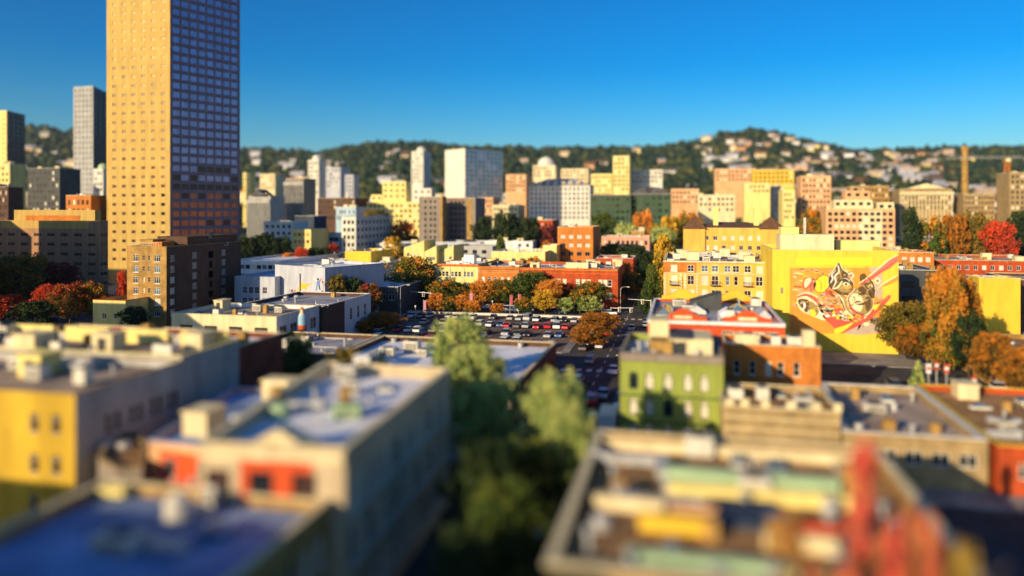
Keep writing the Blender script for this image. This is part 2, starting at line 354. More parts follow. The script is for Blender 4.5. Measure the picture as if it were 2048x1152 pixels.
# rooftop equipment ---------------------------------------------------------------
def unit_mesh(kind):
    if kind in CACHE: return CACHE[kind]
    b = MB()
    if kind == 'roof_unit':
        b.box(-.5, -.5, .12, .5, .5, 1.0); b.box(-.46, -.46, 0, -.36, .46, .12, 1); b.box(.36, -.46, 0, .46, .46, .12, 1)
        for k in range(4): b.box(-.42, -.53, .25+k*.16, .42, -.5, .33+k*.16, 1)
        b.lathe([(.3, 1.0), (.32, 1.12), (.26, 1.12), (.2, 1.04)], n=12, mi=1)
        me = b.mesh(kind, [G['metalw'], G['mdark']])
    elif kind == 'vent_pipe':
        b.lathe([(.16, 0), (.16, .8), (.3, .8), (.3, .92), (.1, 1.0)], n=8); me = b.mesh(kind, [G['metal']])
    elif kind == 'exhaust_fan':
        b.lathe([(.5, 0), (.5, .25), (.36, .3), (.36, .55), (.5, .6), (.46, .85), (.2, 1.0)], n=12); me = b.mesh(kind, [G['metal']])
    elif kind == 'chimney':
        b.box(-.5, -.5, 0, .5, .5, .86); b.box(-.58, -.58, .86, .58, .58, .95); b.box(-.3, -.3, .95, .3, .3, 1.05); me = b.mesh(kind, [G['ochre']])
    elif kind == 'skylight':
        b.box(-.5, -.5, 0, .5, .5, .3); b.v += [(-.46, -.46, .3), (.46, -.46, .3), (.46, .46, .3), (-.46, .46, .3), (0, -.25, .8), (0, .25, .8)]; n = len(b.v)-6
        for f in ((0, 1, 4), (1, 2, 5, 4), (2, 3, 5), (3, 0, 4, 5)): b.f.append(tuple(n+i for i in f)); b.m.append(1)
        me = b.mesh(kind, [G['metalw'], GL['b']])
    elif kind == 'stair_hatch':
        b.box(-.5, -.5, 0, .5, .5, .92); b.box(-.56, -.56, .92, .56, .56, 1.0); b.box(-.2, -.53, .05, .2, -.5, .75, 1); me = b.mesh(kind, [G['cream'], G['mdark']])
    elif kind == 'duct':
        b.box(-.5, -.3, .25, .5, .3, .85); b.box(.3, -.3, .85, .5, .3, 1.0); b.box(-.42, -.25, 0, -.36, .25, .25, 1); b.box(.3, -.25, 0, .36, .25, .25, 1); me = b.mesh(kind, [G['metal'], G['mdark']])
    elif kind == 'water_tank':
        b.lathe([(.5, .2), (.5, .8), (.05, 1.0)], n=14); 
        for x in (-.32, .32):
            for y in (-.32, .32): b.box(x-.04, y-.04, 0, x+.04, y+.04, .2)
        me = b.mesh(kind, [G['shingle']])
    elif kind == 'pipe_run':
        b.tube((-.5, 0, .25), (.5, 0, .25), .09, .09, 8); b.tube((.5, 0, .25), (.5, 0, 1.0), .02, .02, 6)
        for x in (-.4, 0, .4): b.box(x-.01, -.12, 0, x+.01, .12, .16)
        me = b.mesh(kind, [G['metalw']])
    elif kind == 'antenna':
        b.tube((0, 0, 0), (0, 0, 1), .02, .01, 6)
        for k in range(4): b.box(-.12+.02*k, -.006, .6+.1*k, .12-.02*k, .006, .61+.1*k)
        me = b.mesh(kind, [G['metal']])
    CACHE[kind] = me; return me
SIZES = dict(roof_unit=((1.4, 2.8), (1.2, 2.4), (1.1, 1.9)), vent_pipe=((1, 1.6), None, (.8, 1.8)), exhaust_fan=((.9, 1.5), None, (.7, 1.2)), chimney=((.8, 1.4), None, (1.2, 2.2)), skylight=((1.4, 3), (1.2, 2), (.8, 1.2)),
             stair_hatch=((2.2, 3.4), (2.4, 3.6), (2.2, 2.7)), duct=((3, 6), (1.0, 1.8), (1.0, 1.5)), water_tank=((2.4, 3.), None, (2.4, 3.)), antenna=((1.5, 2), None, (3, 6)), pipe_run=((4, 9), (1, 1.2), (.9, 1.2)))
def put(root, kind, x, y, s=None, rz=0, m=None):
    r = SIZES[kind]; sx = random.uniform(*r[0]); sy = sx if r[1] is None else random.uniform(*r[1]); sz = random.uniform(*r[2])
    if s: sx, sy, sz = s
    o = link(kind, unit_mesh(kind), root, (x, y, root['_z']), rz, (sx, sy, sz))
    if m is not None: o.material_slots[0].link = 'OBJECT'; o.material_slots[0].material = m
    return o
def inpoly(p, poly):
    n = len(poly)
    for i in range(n):
        a, b = poly[i], poly[(i+1) % n]
        if (b[0]-a[0])*(p[1]-a[1])-(b[1]-a[1])*(p[0]-a[0]) < 0: return False
    return True
def clutter(root, pts, n, kinds, seed=0, margin=1.6):
    rr = random.Random(seed); org = pts[0]; loc = [(p[0]-org[0], p[1]-org[1]) for p in pts]; ins = inset(loc, margin)
    xs = [p[0] for p in ins]; ys = [p[1] for p in ins]; done = []; t = 0
    st = random.getstate(); random.seed(seed+99)
    while len(done) < n and t < n*30:
        t += 1; x = rr.uniform(min(xs), max(xs)); y = rr.uniform(min(ys), max(ys))
        if not inpoly((x, y), ins) or any(abs(x-a) < 2.6 and abs(y-b) < 2.4 for a, b in done): continue
        done.append((x, y)); put(root, rr.choice(kinds), x, y, rz=rr.choice((0, math.pi/2, math.pi)), m=None)
    random.setstate(st)
KC = ['pipe_run', 'roof_unit', 'roof_unit', 'vent_pipe', 'vent_pipe', 'exhaust_fan', 'skylight', 'chimney']

# ------------------------------------------------------------------ terrain
SKYV = [(-2500, 300), (-1200, 270), (-300, 262), (0, 255), (70, 248), (140, 256), (215, 272), (330, 285), (480, 293), (560, 295), (640, 300), (700, 287), (760, 281), (850, 279), (900, 286), (1000, 289), (1100, 291), (1200, 290), (1300, 289), (1380, 277), (1440, 262), (1500, 253), (1545, 258), (1600, 272), (1660, 287), (1720, 297), (1800, 292), (1900, 290), (2048, 289), (2600, 285), (4500, 300)]
DV = [(480, 526), (700, 466), (1000, 410), (1400, 376), (2600, None)]
def skyv(u):
    if u <= SKYV[0][0]: return SKYV[0][1]
    for (a, va), (b, vb) in zip(SKYV, SKYV[1:]):
        if u <= b: t = (u-a)/(b-a); t = t*t*(3-2*t); return va+(vb-va)*t
    return SKYV[-1][1]
def hv(u, d):
    for (a, va), (b, vb) in zip(DV, DV[1:]):
        if d <= b:
            if vb is None: vb = skyv(u)+9; t = (d-a)/(b-a); return va+(vb-va)*t
            return va+(vb-va)*(d-a)/(b-a)
    return None
def ground_z(x, y):
    d = y*CS-x*SN
    if d <= 480: return 0.0
    u = CX+F*(x*CS+y*SN)/d
    return max(0.0, Zf(hv(u, min(d, 2600)), min(d, 2600)))

b = MB(); b.face([(-9000, -9000, 0), (9000, -9000, 0), (9000, 9000, 0), (-9000, 9000, 0)])
link('ground', b.mesh('ground', [G['asphalt']]), kind='structure')
us = list(range(-2600, 4700, 50)); ds = [480, 540, 620, 700, 800, 900, 1000, 1150, 1300, 1500, 1700, 1900, 2100, 2300, 2450, 2600, 2750, 3100, 3800]
vv = []; ff = []
for d in ds:
    for u in us:
        x, y = W(u, d)
        if d <= 2600: z = ground_z(x, y) if d > 480 else -1.5
        else: z = Zf(skyv(u)+9, 2600)-(d-2600)*.12-((d-2600)/600)**2*8
        if d > 900: z += 7*math.sin(x*.011+1.3*math.sin(y*.006))*math.sin(y*.013)*(min(1, (d-900)/500))*(0 if d >= 2450 else 1)
        vv.append((x, y, max(z, -2)))
nu = len(us)
for i in range(len(ds)-1):
    for j in range(nu-1): ff.append((i*nu+j, i*nu+j+1, (i+1)*nu+j+1, (i+1)*nu+j))
me = bpy.data.meshes.new('hills'); me.from_pydata(vv, [], ff); me.materials.append(G['hill'])
for p in me.polygons: p.use_smooth = True
link('hills', me, kind='structure')

# city blocks: raised pavements between the streets
xb = [(-323, -262), (-244, -183.5), (-165.5, -104.5), (-86.5, -25.5), (-7.5, 53.5), (71.5, 132.5), (150.5, 211.5), (229.5, 290.5)]
yb = [(-66, -5), (13, 74), (92, 153), (171, 228), (250, 311), (329, 390), (408, 469)]
for (x0, x1) in xb:
    for (y0, y1) in yb:
        b = MB(); c = 1.5
        oct_ = [(x0+c, y0), (x1-c, y0), (x1, y0+c), (x1, y1-c), (x1-c, y1), (x0+c, y1), (x0, y1-c), (x0, y0+c)]
        b.prism(oct_, 0.0, .13); link('pavement', b.mesh('pavement', [G['walk']]), kind='structure')
b = MB(); b.prism([(-84.5, 173), (-27.5, 173), (-27.5, 226), (-84.5, 226)], .05, .134); link('parking_lot', b.mesh('parking_lot', [G['lot']]), kind='structure')
b = MB()
for y0 in (178, 191.5, 205, 218):
    for k in range(20): x = -82+k*2.75; b.face([(x-.06, y0-2.6, .138), (x+.06, y0-2.6, .138), (x+.06, y0+2.6, .138), (x-.06, y0+2.6, .138)])
for y0, y1 in ((76, 90), (155, 169), (230, 248)):
    for k in range(7): x = -23.5+k*2.1; b.face([(x, y0-2.2, .004), (x+1.1, y0-2.2, .004), (x+1.1, y0+.3, .004), (x, y0+.3, .004)])
for k in range(60):
    y = 8+k*7; b.face([(-16.6, y, .004), (-16.4, y, .004), (-16.4, y+3, .004), (-16.6, y+3, .004)])
link('road_markings', b.mesh('road_markings', [G['line']]), kind='structure')
b = MB(); b.prism([(-86, 226.6), (-26, 226.6), (-26, 228.2), (-86, 228.2)], .1, .75)
tag(link('plaza_wall', b.mesh('plaza_wall', [G['metalw']])), 'long low pale wall between the parking lot and the row of small orange trees', 'wall')
b = MB(); b.prism([(-86, 250.5), (-26, 250.5), (-26, 252.5), (-86, 252.5)], .05, .137); link('plaza_paving', b.mesh('plaza_paving', [G['plaza']]), kind='structure')
b = MB(); b.prism([(-86, 229), (-26, 229), (-26, 233), (-86, 233)], .0, .1); link('brick_path', b.mesh('brick_path', [G['plaza']]), kind='structure')

def sp(n, r, **k): return dict(n=n, r=r, **k)
def far(n, r, **k): k.setdefault('st', 'far'); k.setdefault('top', 1.8); return dict(n=n, r=r, **k)

# ------------------------------------------------------------------ near blocks, left of the street
# long building with the white roof
pts = [P(400, 893, 15), P(690, 905, 15), P(900, 742, 15), P(650, 728, 15)]
c1 = building('white_roofed_building', 'long building by the street with a white roof full of vents and tall windows', pts, 14.1, G['sandw'], G['roofw'], zonem=[G['redp']], pt=.45, mc=G['cream'], para=1.1,
    faces={0: [{'zone': (.28, .78, 1.0, 30, 1)}, sp(6, 3, w=1.9, h=2.6, top=1.9, p=4.1, st='sash', g='dn', fm=G['framed'])], 1: sp(14, 3, w=1.35, h=2.6, top=2.4, p=4.1, st='sash', sill=True, g='wdwl')}, cornice=[(.2, .7, .45, G['cream'])])
b = MB(); o0 = Vector(pts[0]); a = Vector(P(560, 800, 14))-o0; d_ = Vector(P(655, 748, 14))-o0; e = (d_-a).normalized(); n_ = Vector((e.y, -e.x))
z0 = c1['_z']; b.prism([tuple(a), tuple(a+n_*.5), tuple(d_+n_*.5), tuple(d_)], z0, z0+1.1); part('fire_wall', b, G['cream'], c1)
for (u, v, kd, s, m) in [(690, 760, 'roof_unit', (2.2, 1.8, 1.7), None), (703, 790, 'roof_unit', (1.5, 1.3, 1.5), None), (725, 745, 'stair_hatch', (1.7, 1.5, 2.0), G['white']), (770, 780, 'skylight', (1.8, 1.4, .9), None), (695, 835, 'roof_unit', (2.4, 1.7, 1.3), G['palegreen']), (690, 812, 'chimney', (.9, .9, 1.8), None),
        (560, 835, 'exhaust_fan', (1.8, 1.8, 1.3), G['palegreen']), (552, 812, 'chimney', (1, 1, 1.8), None), (610, 820, 'duct', (3.5, 1.2, 1), None), (630, 800, 'vent_pipe', (1.2, 1.2, 1.2), None), (785, 755, 'antenna', (1.6, 1.6, 2.2), None), (740, 810, 'vent_pipe', (1, 1, 1), None), (480, 850, 'exhaust_fan', (1.6, 1.6, 1), None), (640, 850, 'vent_pipe', (1, 1, .9), None)]:
    q = Vector(P(u, v, 14.1))-o0; put(c1, kd, q.x, q.y, s, .23, m)
e2 = (Vector(pts[1])-o0).normalized(); n2 = Vector((-e2.y, e2.x)); z0 = c1['_z']; b = MB()
def q_(s, t, z): q = e2*s+n2*t; return (q.x, q.y, z)
b.v += [q_(2.2, .6, z0+.2), q_(9.6, .6, z0+.2), q_(5.9, .6, z0+2.2), q_(2.2, 2.6, z0+.2), q_(9.6, 2.6, z0+.2), q_(5.9, 2.6, z0+2.2)]
b.f += [(0, 1, 2), (5, 4, 3), (0, 2, 5, 3), (1, 4, 5, 2), (0, 3, 4, 1)]; b.m += [0]*5; part('pediment', b, G['cream'], c1)
pts = [P(298, 882, 11), (-41.2, 61.5), (-41.4, 84), P(470, 775, 11)]
c0 = building('blue_roofed_building', 'low building with a flat blue roof and coral end wall beside the long white roof', pts, 10.6, G['salmon'], G['roofb'], para=.4, pt=.2, mc=G['roofb'], zonem=[G['redp']], faces={0: [{'zone': (.15, .9, .8, 30, 1)}, sp(2, 2, w=1.2, h=1.8, top=1.5, p=3.6, st='sash')]})
clutter(c0, pts, 4, ['roof_unit', 'vent_pipe', 'exhaust_fan', 'stair_hatch'], 3)
pts = [(-45, 25), (-25.5, 25), (-25.5, 51.2), (-45, 51.2)]
f1 = building('dark_blue_roofed_building', 'nearest building at the bottom left with a shaded dark blue roof and an ochre front', pts, 10.6, G['ochre'], G['roofb'], mc=G['cream'], pt=.4,
    faces={1: sp(13, 2, w=1.1, h=2.2, top=2, p=4.2, st='sash', sill=True, g='ddbwlg')}, cornice=[])
for (u, v, kd, s, m) in [(355, 1040, 'water_tank', (1.8, 1.8, 2.4), G['metalw']), (240, 1085, 'roof_unit', (3, 1.8, 1.0), None), (425, 1000, 'roof_unit', (1.3, 1.2, 1.6), None), (400, 1025, 'exhaust_fan', (1.2, 1.2, 1), None), (460, 975, 'skylight', (1.8, 1.4, 1), None), (560, 985, 'stair_hatch', (2.4, 2.0, 2.2), None), (435, 1060, 'roof_unit', (2, 1.6, .7), G['roofb']),
        (385, 985, 'vent_pipe', (1.2, 1.2, 1.5), None), (500, 1000, 'vent_pipe', (1, 1, 1.2), None), (320, 1090, 'duct', (4, 1, .8), None), (520, 960, 'exhaust_fan', (1.4, 1.4, 1.1), None), (220, 985, 'duct', (3, 1.4, 1), G['lemon']), (350, 975, 'vent_pipe', (1, 1, 1), None)]:
    q = Vector(P(u, v, 11))-Vector(pts[0]); put(f1, kd, q.x, q.y, s, 0, m)
pts = [P(196, 915, 9.5), P(232, 935, 9.5), P(284, 932, 9.5), P(296, 885, 9.5), P(272, 862, 9.5), P(212, 868, 9.5)]
hx = building('hexagonal_pavilion', 'small six-sided building with an orange-brown roof and two round skylights', pts, 9, G['taupe'], G['rooft2'], para=.3, mc=G['tan'])
for u in (212, 250): q = Vector(P(u, 895, 9))-Vector(pts[0]); put(hx, 'exhaust_fan', q.x, q.y, (1.6, 1.6, .6))
x0, y0 = P(150, 790, 15); ya = yat(x0, 372); yb_ = yat(x0-1.2, 470)
pts = [(x0-30, y0), (x0, y0), (x0, ya-.3), (x0-30, ya-.3)]
l1 = building('yellow_fronted_building', 'building with a plain deep yellow front and long grey side wall at the left', pts, 14.2, G['greyw'], G['rooft'], mc=G['tan'], zonem=[G['mustard']],
    faces={0: [{'zone': (0, 1, 0, 30, 1)}, sp(2, 3, cols=[.855, .945], w=1.0, h=2.0, top=2.0, p=4.0, st='arch', wm=G['mustard'], g='n')], 1: sp(8, 3, cols=[.25, .34, .48, .56, .69, .77, .88, .95], w=.95, h=2.1, top=3.0, p=3.9, st='sash', g='dddg')})
clutter(l1, pts, 7, KC+['duct'], 5)
q = Vector(P(80, 750, 14.2))-Vector(pts[0]); put(l1, 'stair_hatch', q.x, q.y, (3, 3, 2.6), 0, G['lemon'])
pts = [(x0-48, ya), (x0-.6, ya), (x0-.6, yb_), (x0-48, yb_)]
l2 = building('grey_party_wall_building', 'tall grey windowless side wall with a broken pale parapet behind the yellow-fronted building', pts, 14.6, G['greyw'], G['rooft'], mc=G['lemon'], para=.9)
for k in range(5):
    b = MB(); xx = 2+k*9.3; b.prism([(xx, yb_-ya-1.0), (xx+7.2, yb_-ya-1.0), (xx+7.2, yb_-ya-.5), (xx, yb_-ya-.5)], l2['_z'], l2['_z']+2.0); part('fire_wall', b, G['lemon'], l2)
clutter(l2, pts, 14, KC+['stair_hatch'], 8)
x1, y1 = P(578, 668, 14); pts = [(-97, yb_+.4), (-59.8, yb_+.4), (-59.8, y1), (-97, y1)]
l3 = building('dark_red_building', 'building with a dark red brick side wall and a wide pale roof', pts, 13.3, G['dkred'], G['roofw'], mc=G['cream'], faces={1: sp(4, 1, w=1.2, h=1.6, top=7, st='sash')})
b = MB(); b.prism([(14, 0.6), (15, .6), (15, y1-yb_-.8), (14, y1-yb_-.8)], l3['_z'], l3['_z']+.8); part('fire_wall', b, G['roofw'], l3)
clutter(l3, pts, 10, KC, 12)
# beige low building and white-sided neighbour
pts = [(xat(145.8, 343), 145.8), (-85, 145.8), (-85, 165.2), (xat(145.8, 343), 165.2)]
l4 = building('beige_low_building', 'low building with a cream front, tan roof and dark openings in its white side', pts, 9.2, G['white'], G['rooft'], mc=G['cream'], zonem=[G['cream']],
    faces={0: [{'zone': (0, 1, 0, 30, 1)}, sp(4, 1, w=3.2, h=1.6, top=2.4, st='triple', g='d', fm=G['framed'])], 1: sp(4, 1, w=3.0, h=2.8, top=2.2, st='cross', g='dg')})
clutter(l4, pts, 12, KC+['stair_hatch'], 14)
pts = [(-106, 165.5), (-84.2, 165.5), (-84.2, 194), (-106, 194)]
l5 = building('white_ended_building', 'low building with a flat grey roof and three narrow windows in its white end wall', pts, 9.0, G['brown'], G['roofg'], mc=G['white'], zonem=[G['white']],
    faces={1: [{'zone': (.42, 1, 0, 30, 1)}, sp(3, 1, cols=[.56, .72, .88], w=1.4, h=3.2, top=2.2, st='sash', g='d')]})
clutter(l5, pts, 8, KC, 15)
A, B_ = W(550, 231), W(650, 218); e = (Vector(B_)-Vector(A)).normalized(); n_ = Vector((-e.y, e.x))
pts = [A, B_, tuple(Vector(B_)+n_*24), tuple(Vector(A)+n_*24)]
l6 = building('blue_grey_painted_building', 'blue-grey building with two painted dancers and a yellow star on its wall', pts, 15.4, G['bluegrey'], G['roofw'], mc=G['bluegrey'], para=.7)
clutter(l6, pts, 6, KC, 16)
b = MB()   # painted figures on the wall: flat print
L_ = (Vector(B_)-Vector(A)).length
def wp(u, v, k): t = (u-550)/100*L_; z = Zf(v, 231-13*(u-550)/100); q = e*t-n_*(.012*k+.006); return (q.x, q.y, z)
def poly(mb, pl, k, mi): mb.face([wp(u, v, k) for u, v in pl], mi)
star = [(592, 583), (603, 571), (604, 562), (609, 569), (629, 565), (616, 573), (616, 580), (609, 577), (600, 581)]
poly(b, star, 1, 0)
for (cx, cy, s, rm) in ((586, 588, 1.0, 1), (637, 566, 1.05, 2)):
    poly(b, [(cx-2*s, cy-5*s), (cx+2*s, cy-5*s), (cx+3.5*s, cy+2*s), (cx+1*s, cy+4*s), (cx-3*s, cy+3*s)], 2, 3)
    poly(b, [(cx-3*s, cy+4*s), (cx-.5*s, cy+4*s), (cx-2*s, cy+14*s), (cx-4*s, cy+14*s)], 2, 3); poly(b, [(cx+.5*s, cy+4*s), (cx+2.5*s, cy+3*s), (cx+4.5*s, cy+13*s), (cx+2.5*s, cy+13*s)], 2, 4)
    poly(b, [(cx-2*s, cy-9*s), (cx+1.5*s, cy-9*s), (cx+1.5*s, cy-5.5*s), (cx-2*s, cy-5.5*s)], 3, 4)
    poly(b, [(cx-7*s, cy-8*s), (cx-5*s, cy-9*s), (cx-1.5*s, cy-4*s), (cx-2*s, cy-2.5*s)], 3, rm); poly(b, [(cx+2*s, cy-4*s), (cx+6*s, cy-9*s), (cx+7*s, cy-7.5*s), (cx+2.5*s, cy-1.5*s)], 3, 1)
part('wall_painting', b, [G['yellow'], G['redp'], G['white'], mat('print_blue', (.12, .25, .6)), mat('print_black', (.02, .02, .03))], l6)
b = MB(); b.prism([tuple(e*t-n_*q) for t, q in ((L_*.52, .3), (L_*.53, .3), (L_*.53, .1), (L_*.52, .1))], 0, 14); part('drain_pipe', b, G['mdark'], l6)
l6b = bl('grey_annex', 'two storey shaded grey wing with four dark red windows joined to the painted building', 469, 549.5, 553, 229, 'bluegrey', 'roofw', dp=24, mc=G['bluegrey'],
    faces={0: sp(6, 3, cols=[.23, .4, .56, .78, .9], w=1.5, h=2.0, top=3.0, p=3.3, st='cross', g='dgn', fm=G['bluegrey'])})
# tan six storey tower block with shade painted into its dark side wall
l7 = bl('tan_stone_building', 'tan stone tower block with shade painted into its brown side wall before the skyscraper', 254, 333, 493, 208, 'brown', 'roofg', us=482, mc=G['tan'], zonem=[G['ochre']], para=.9,
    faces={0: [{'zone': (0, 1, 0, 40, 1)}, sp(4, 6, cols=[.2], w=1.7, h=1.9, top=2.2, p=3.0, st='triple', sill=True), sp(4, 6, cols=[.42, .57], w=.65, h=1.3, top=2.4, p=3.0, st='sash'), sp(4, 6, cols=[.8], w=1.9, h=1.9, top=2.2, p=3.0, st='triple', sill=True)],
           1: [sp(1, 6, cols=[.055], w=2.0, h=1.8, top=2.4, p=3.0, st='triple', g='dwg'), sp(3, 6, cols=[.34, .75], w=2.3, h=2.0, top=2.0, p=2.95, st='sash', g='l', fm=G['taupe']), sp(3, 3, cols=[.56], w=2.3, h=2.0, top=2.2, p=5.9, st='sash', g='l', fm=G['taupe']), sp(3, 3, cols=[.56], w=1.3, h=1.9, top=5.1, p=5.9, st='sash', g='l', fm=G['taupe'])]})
l7p = rect(254, 333, 208, us=482)
x1 = l7p[1][0]-l7p[0][0]; b = MB(); z0 = l7['_z']
b.box(2.2, 9.5, z0, x1-.45, 34, z0+3.4); part('penthouse', b, G['brown'], l7)
b = MB(); b.box(2.4, 2.2, z0, 6.5, 7.5, z0+2.6); b.box(2.2, 2.0, z0+2.6, 6.7, 7.7, z0+2.8); part('penthouse', b, G['ochre'], l7)
b = MB(); b.box(7.3, 1.2, z0, 10.2, 6.4, z0+2.2); part('penthouse', b, G['orange'], l7)
b = MB()
for k in range(12): b.box(.8+k*.8, .5, z0+.9, .86+k*.8, .56, z0+1.9)
b.box(.8, .5, z0+1.9, 9.7, .57, z0+1.97); part('railing', b, G['metalw'], l7)
for k in range(6): put(l7, random.choice(KC), random.uniform(3.4, x1-1.5), 11+k*3.8)
for o in list(l7.children)[-6:]: o.location.z = z0+3.4
s1 = bl('small_yellow_building', 'small two storey building with a yellow wall at the foot of the tan tower block', 186, 251, 600, 200, 'lemon', 'tile', dp=14, mc=G['tile'], faces={0: sp(3, 2, cols=[.33, .73], w=1.2, h=1.4, top=3.4, p=3.6, st='cross', g='dn')})
l8 = bl('brown_office_building', 'wide dark brown office block with narrow slit windows and a lit yellow strip', -120, 200, 441, 270, 'office', 'roofd', dp=36, us=216, zonem=[G['gold']], mc=G['gold'],
    faces={0: [{'zone': (.4, .93, 0, 2.6, 1)}, {'zone': (0, .36, .2, 2.4, 1)}, sp(12, 6, w=3.0, h=1.1, top=4.2, p=3.3, st='triple', g='dn', fm=G['bronze'])], 1: sp(3, 6, w=1.5, h=1.1, top=4.2, p=3.3, st='pair', g='d', fm=G['bronze'])})
b = MB(); q0 = Vector(rect(-120, 200, 270, us=216)[0]); xx0 = xat(q0.y+5, 50)-q0.x; xx1 = xat(q0.y+.5, 190)-q0.x; b.box(xx0, .5, l8['_z'], xx1, 3.2, l8['_z']+4.6); part('penthouse', b, G['gold'], l8)
b = MB(); b.box(xx0+5, .4, l8['_z']+.8, xx1-6, .495, l8['_z']+2.7); part('louvre_band', b, G['orange'], l8)
# skyscraper
tb = Vector(W(340, 330)); f_ = Vector((-SN, CS)); r_ = Vector((CS, SN)); dv = (r_*.582+f_*.813)*35.1; ta = Vector((xat(tb.y, 213), tb.y))
pts = [tuple(ta), tuple(tb), tuple(tb+dv), tuple(ta+dv)]
rg = ['m']*24+['mmn', 'mn', 'n', 'oon', 'ooo', 'oo', 'on', 'oo', 'oon', 'n', 'n']  # orange reflections on the lower floors are painted in as copper panes
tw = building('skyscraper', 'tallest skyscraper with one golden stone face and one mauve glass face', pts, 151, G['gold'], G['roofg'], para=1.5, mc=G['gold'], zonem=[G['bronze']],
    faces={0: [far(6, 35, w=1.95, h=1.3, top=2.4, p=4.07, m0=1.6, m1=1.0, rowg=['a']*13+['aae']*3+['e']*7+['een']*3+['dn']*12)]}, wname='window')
tw2 = None
bb = MB(); loc = [tuple(Vector(p)-Vector(pts[0])) for p in pts]
# glazed side: replace the plain wall by set-back glass panes between bronze spandrels
me = [c for c in tw.children if c.name.startswith('wall')][0]
bpy.data.objects.remove(me)
w_ = MB(); facade(tw, w_, loc[0], loc[1], 0, 152.5, [far(6, 35, w=1.95, h=1.3, top=2.4, p=4.07, m0=1.6, m1=1.0, g='d')], None, 0, 'window_x')
for o in [c for c in tw.children if c.name.startswith('window_x')]: bpy.data.objects.remove(o)
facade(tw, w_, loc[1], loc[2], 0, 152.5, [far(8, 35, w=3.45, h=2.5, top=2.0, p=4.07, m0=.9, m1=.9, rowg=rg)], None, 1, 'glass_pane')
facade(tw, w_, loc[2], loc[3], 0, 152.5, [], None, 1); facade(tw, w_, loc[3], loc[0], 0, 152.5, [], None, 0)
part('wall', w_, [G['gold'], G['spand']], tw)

# ------------------------------------------------------------------ low flat roofs in the middle
pts = [(-61, 112), (-24.4, 112), (-24.4, 147), (-61, 147)]
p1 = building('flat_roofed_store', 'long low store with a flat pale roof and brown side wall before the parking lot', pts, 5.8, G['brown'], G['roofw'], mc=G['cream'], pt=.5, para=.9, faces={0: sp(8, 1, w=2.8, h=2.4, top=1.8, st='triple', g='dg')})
clutter(p1, pts, 7, ['roof_unit', 'vent_pipe', 'skylight', 'exhaust_fan'], 21)
q = Vector(P(825, 702, 6))-Vector(pts[0]); put(p1, 'roof_unit', q.x, q.y, (2.8, 2.4, 2.2))
pts = [(-84.2, 128), (-63, 128), (-63, 150), (-84.2, 150)]
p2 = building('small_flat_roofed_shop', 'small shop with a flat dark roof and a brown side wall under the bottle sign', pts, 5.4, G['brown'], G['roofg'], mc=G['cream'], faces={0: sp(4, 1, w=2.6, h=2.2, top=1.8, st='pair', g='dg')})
clutter(p2, pts, 8, KC, 22)
# ------------------------------------------------------------------ facing row of three
x0, y0 = W(870, 264); xa = xat(y0, 957); xb_ = xat(y0, 1040); xc = xat(y0, 1236)
pts = [(x0, y0), (xa-.1, y0), (xa-.1, y0+30), (x0, y0+30)]
zt = Zf(528, 264)
r1 = building('yellow_terrace_building', 'pale yellow terrace building with nine upper windows and a red tiled roof edge', pts, zt-.8, G['lemon'], G['roofw'], mc=G['tile'], zonem=[G['cream']],
    faces={0: [sp(9, 3, cols=[.085, .175, .265, .40, .49, .58, .71, .80, .89], w=1.05, h=1.75, top=2.5, p=3.7, st='sash', sill=True, g='dbgd', fm=G['frame'])]}, cornice=[(.1, .5, .5, G['tile']), (2.1, .14, .1, G['cream'])])
for kx in (.02, .325, .645, .965):
    b = MB(); L_ = xa-x0; b.box(L_*kx, -.2, 0, L_*kx+.45, -.003, zt-.8); b.box(L_*kx-.1, -.3, zt-2.6, L_*kx+.55, -.004, zt-1.6); part('pilaster', b, G['cream'], r1)
pts2 = [(xa, y0-.3), (xb_-.1, y0-.3), (xb_-.1, y0+30), (xa, y0+30)]
r2 = building('orange_terrace_building', 'orange brick building with six arched upper windows in the middle of the terrace row', pts2, zt-1.4, G['orange'], G['roofg'], mc=G['orange'],
    faces={0: [sp(6, 1, w=1.35, h=3.2, top=3.4, st='arch', wm=G['orange'], g='wddg'), sp(6, 2, w=1.5, h=1.9, top=7.3, p=3.6, st='sash', g='dg')]}, cornice=[(.2, .6, .4, G['orange']), (1.9, .12, .12, G['salmon'])])
b = MB(); L_ = xb_-xa
for k in range(24): b.box(.4+k*L_/24.6, -.22, zt-2.15, .4+k*L_/24.6+.25, -.003, zt-1.75)
part('dentils', b, G['salmon'], r2)['kind'] = 'stuff'
pts3 = [(xb_, y0-.1), (xc, y0-.1), (xc, y0+30), (xb_, y0+30)]
r3 = building('red_terrace_building', 'long red brick building with cream sash windows at the right end of the terrace row', pts3, zt-1.6, G['red'], G['roofg'], mc=G['orange'],
    faces={0: sp(12, 2, cols=[.06, .12, .18, .345, .40, .46, .60, .66, .715, .835, .885, .935], w=1.4, h=2.2, top=3.5, p=4.2, st='sash', sill=True, g='wwwdw'), 1: sp(5, 2, w=1.2, h=2.0, top=3.5, p=4.2, st='sash', g='d')}, cornice=[(.15, .5, .4, G['orange']), (1.5, .14, .12, G['orange'])])
for r, pt_, n, sd in ((r1, pts, 7, 31), (r2, pts2, 7, 32), (r3, pts3, 26, 33)): clutter(r, pt_, n, KC+['stair_hatch', 'duct'], sd)
q = MB(); q.box(8.2, 8, r1['_z'], 12, 11.5, r1['_z']+3.6); part('lift_housing', q, G['white'], r1)
q = MB(); q.box(14, 12, r3['_z'], 22, 15, r3['_z']+2.0); part('penthouse', q, G['cream'], r3)

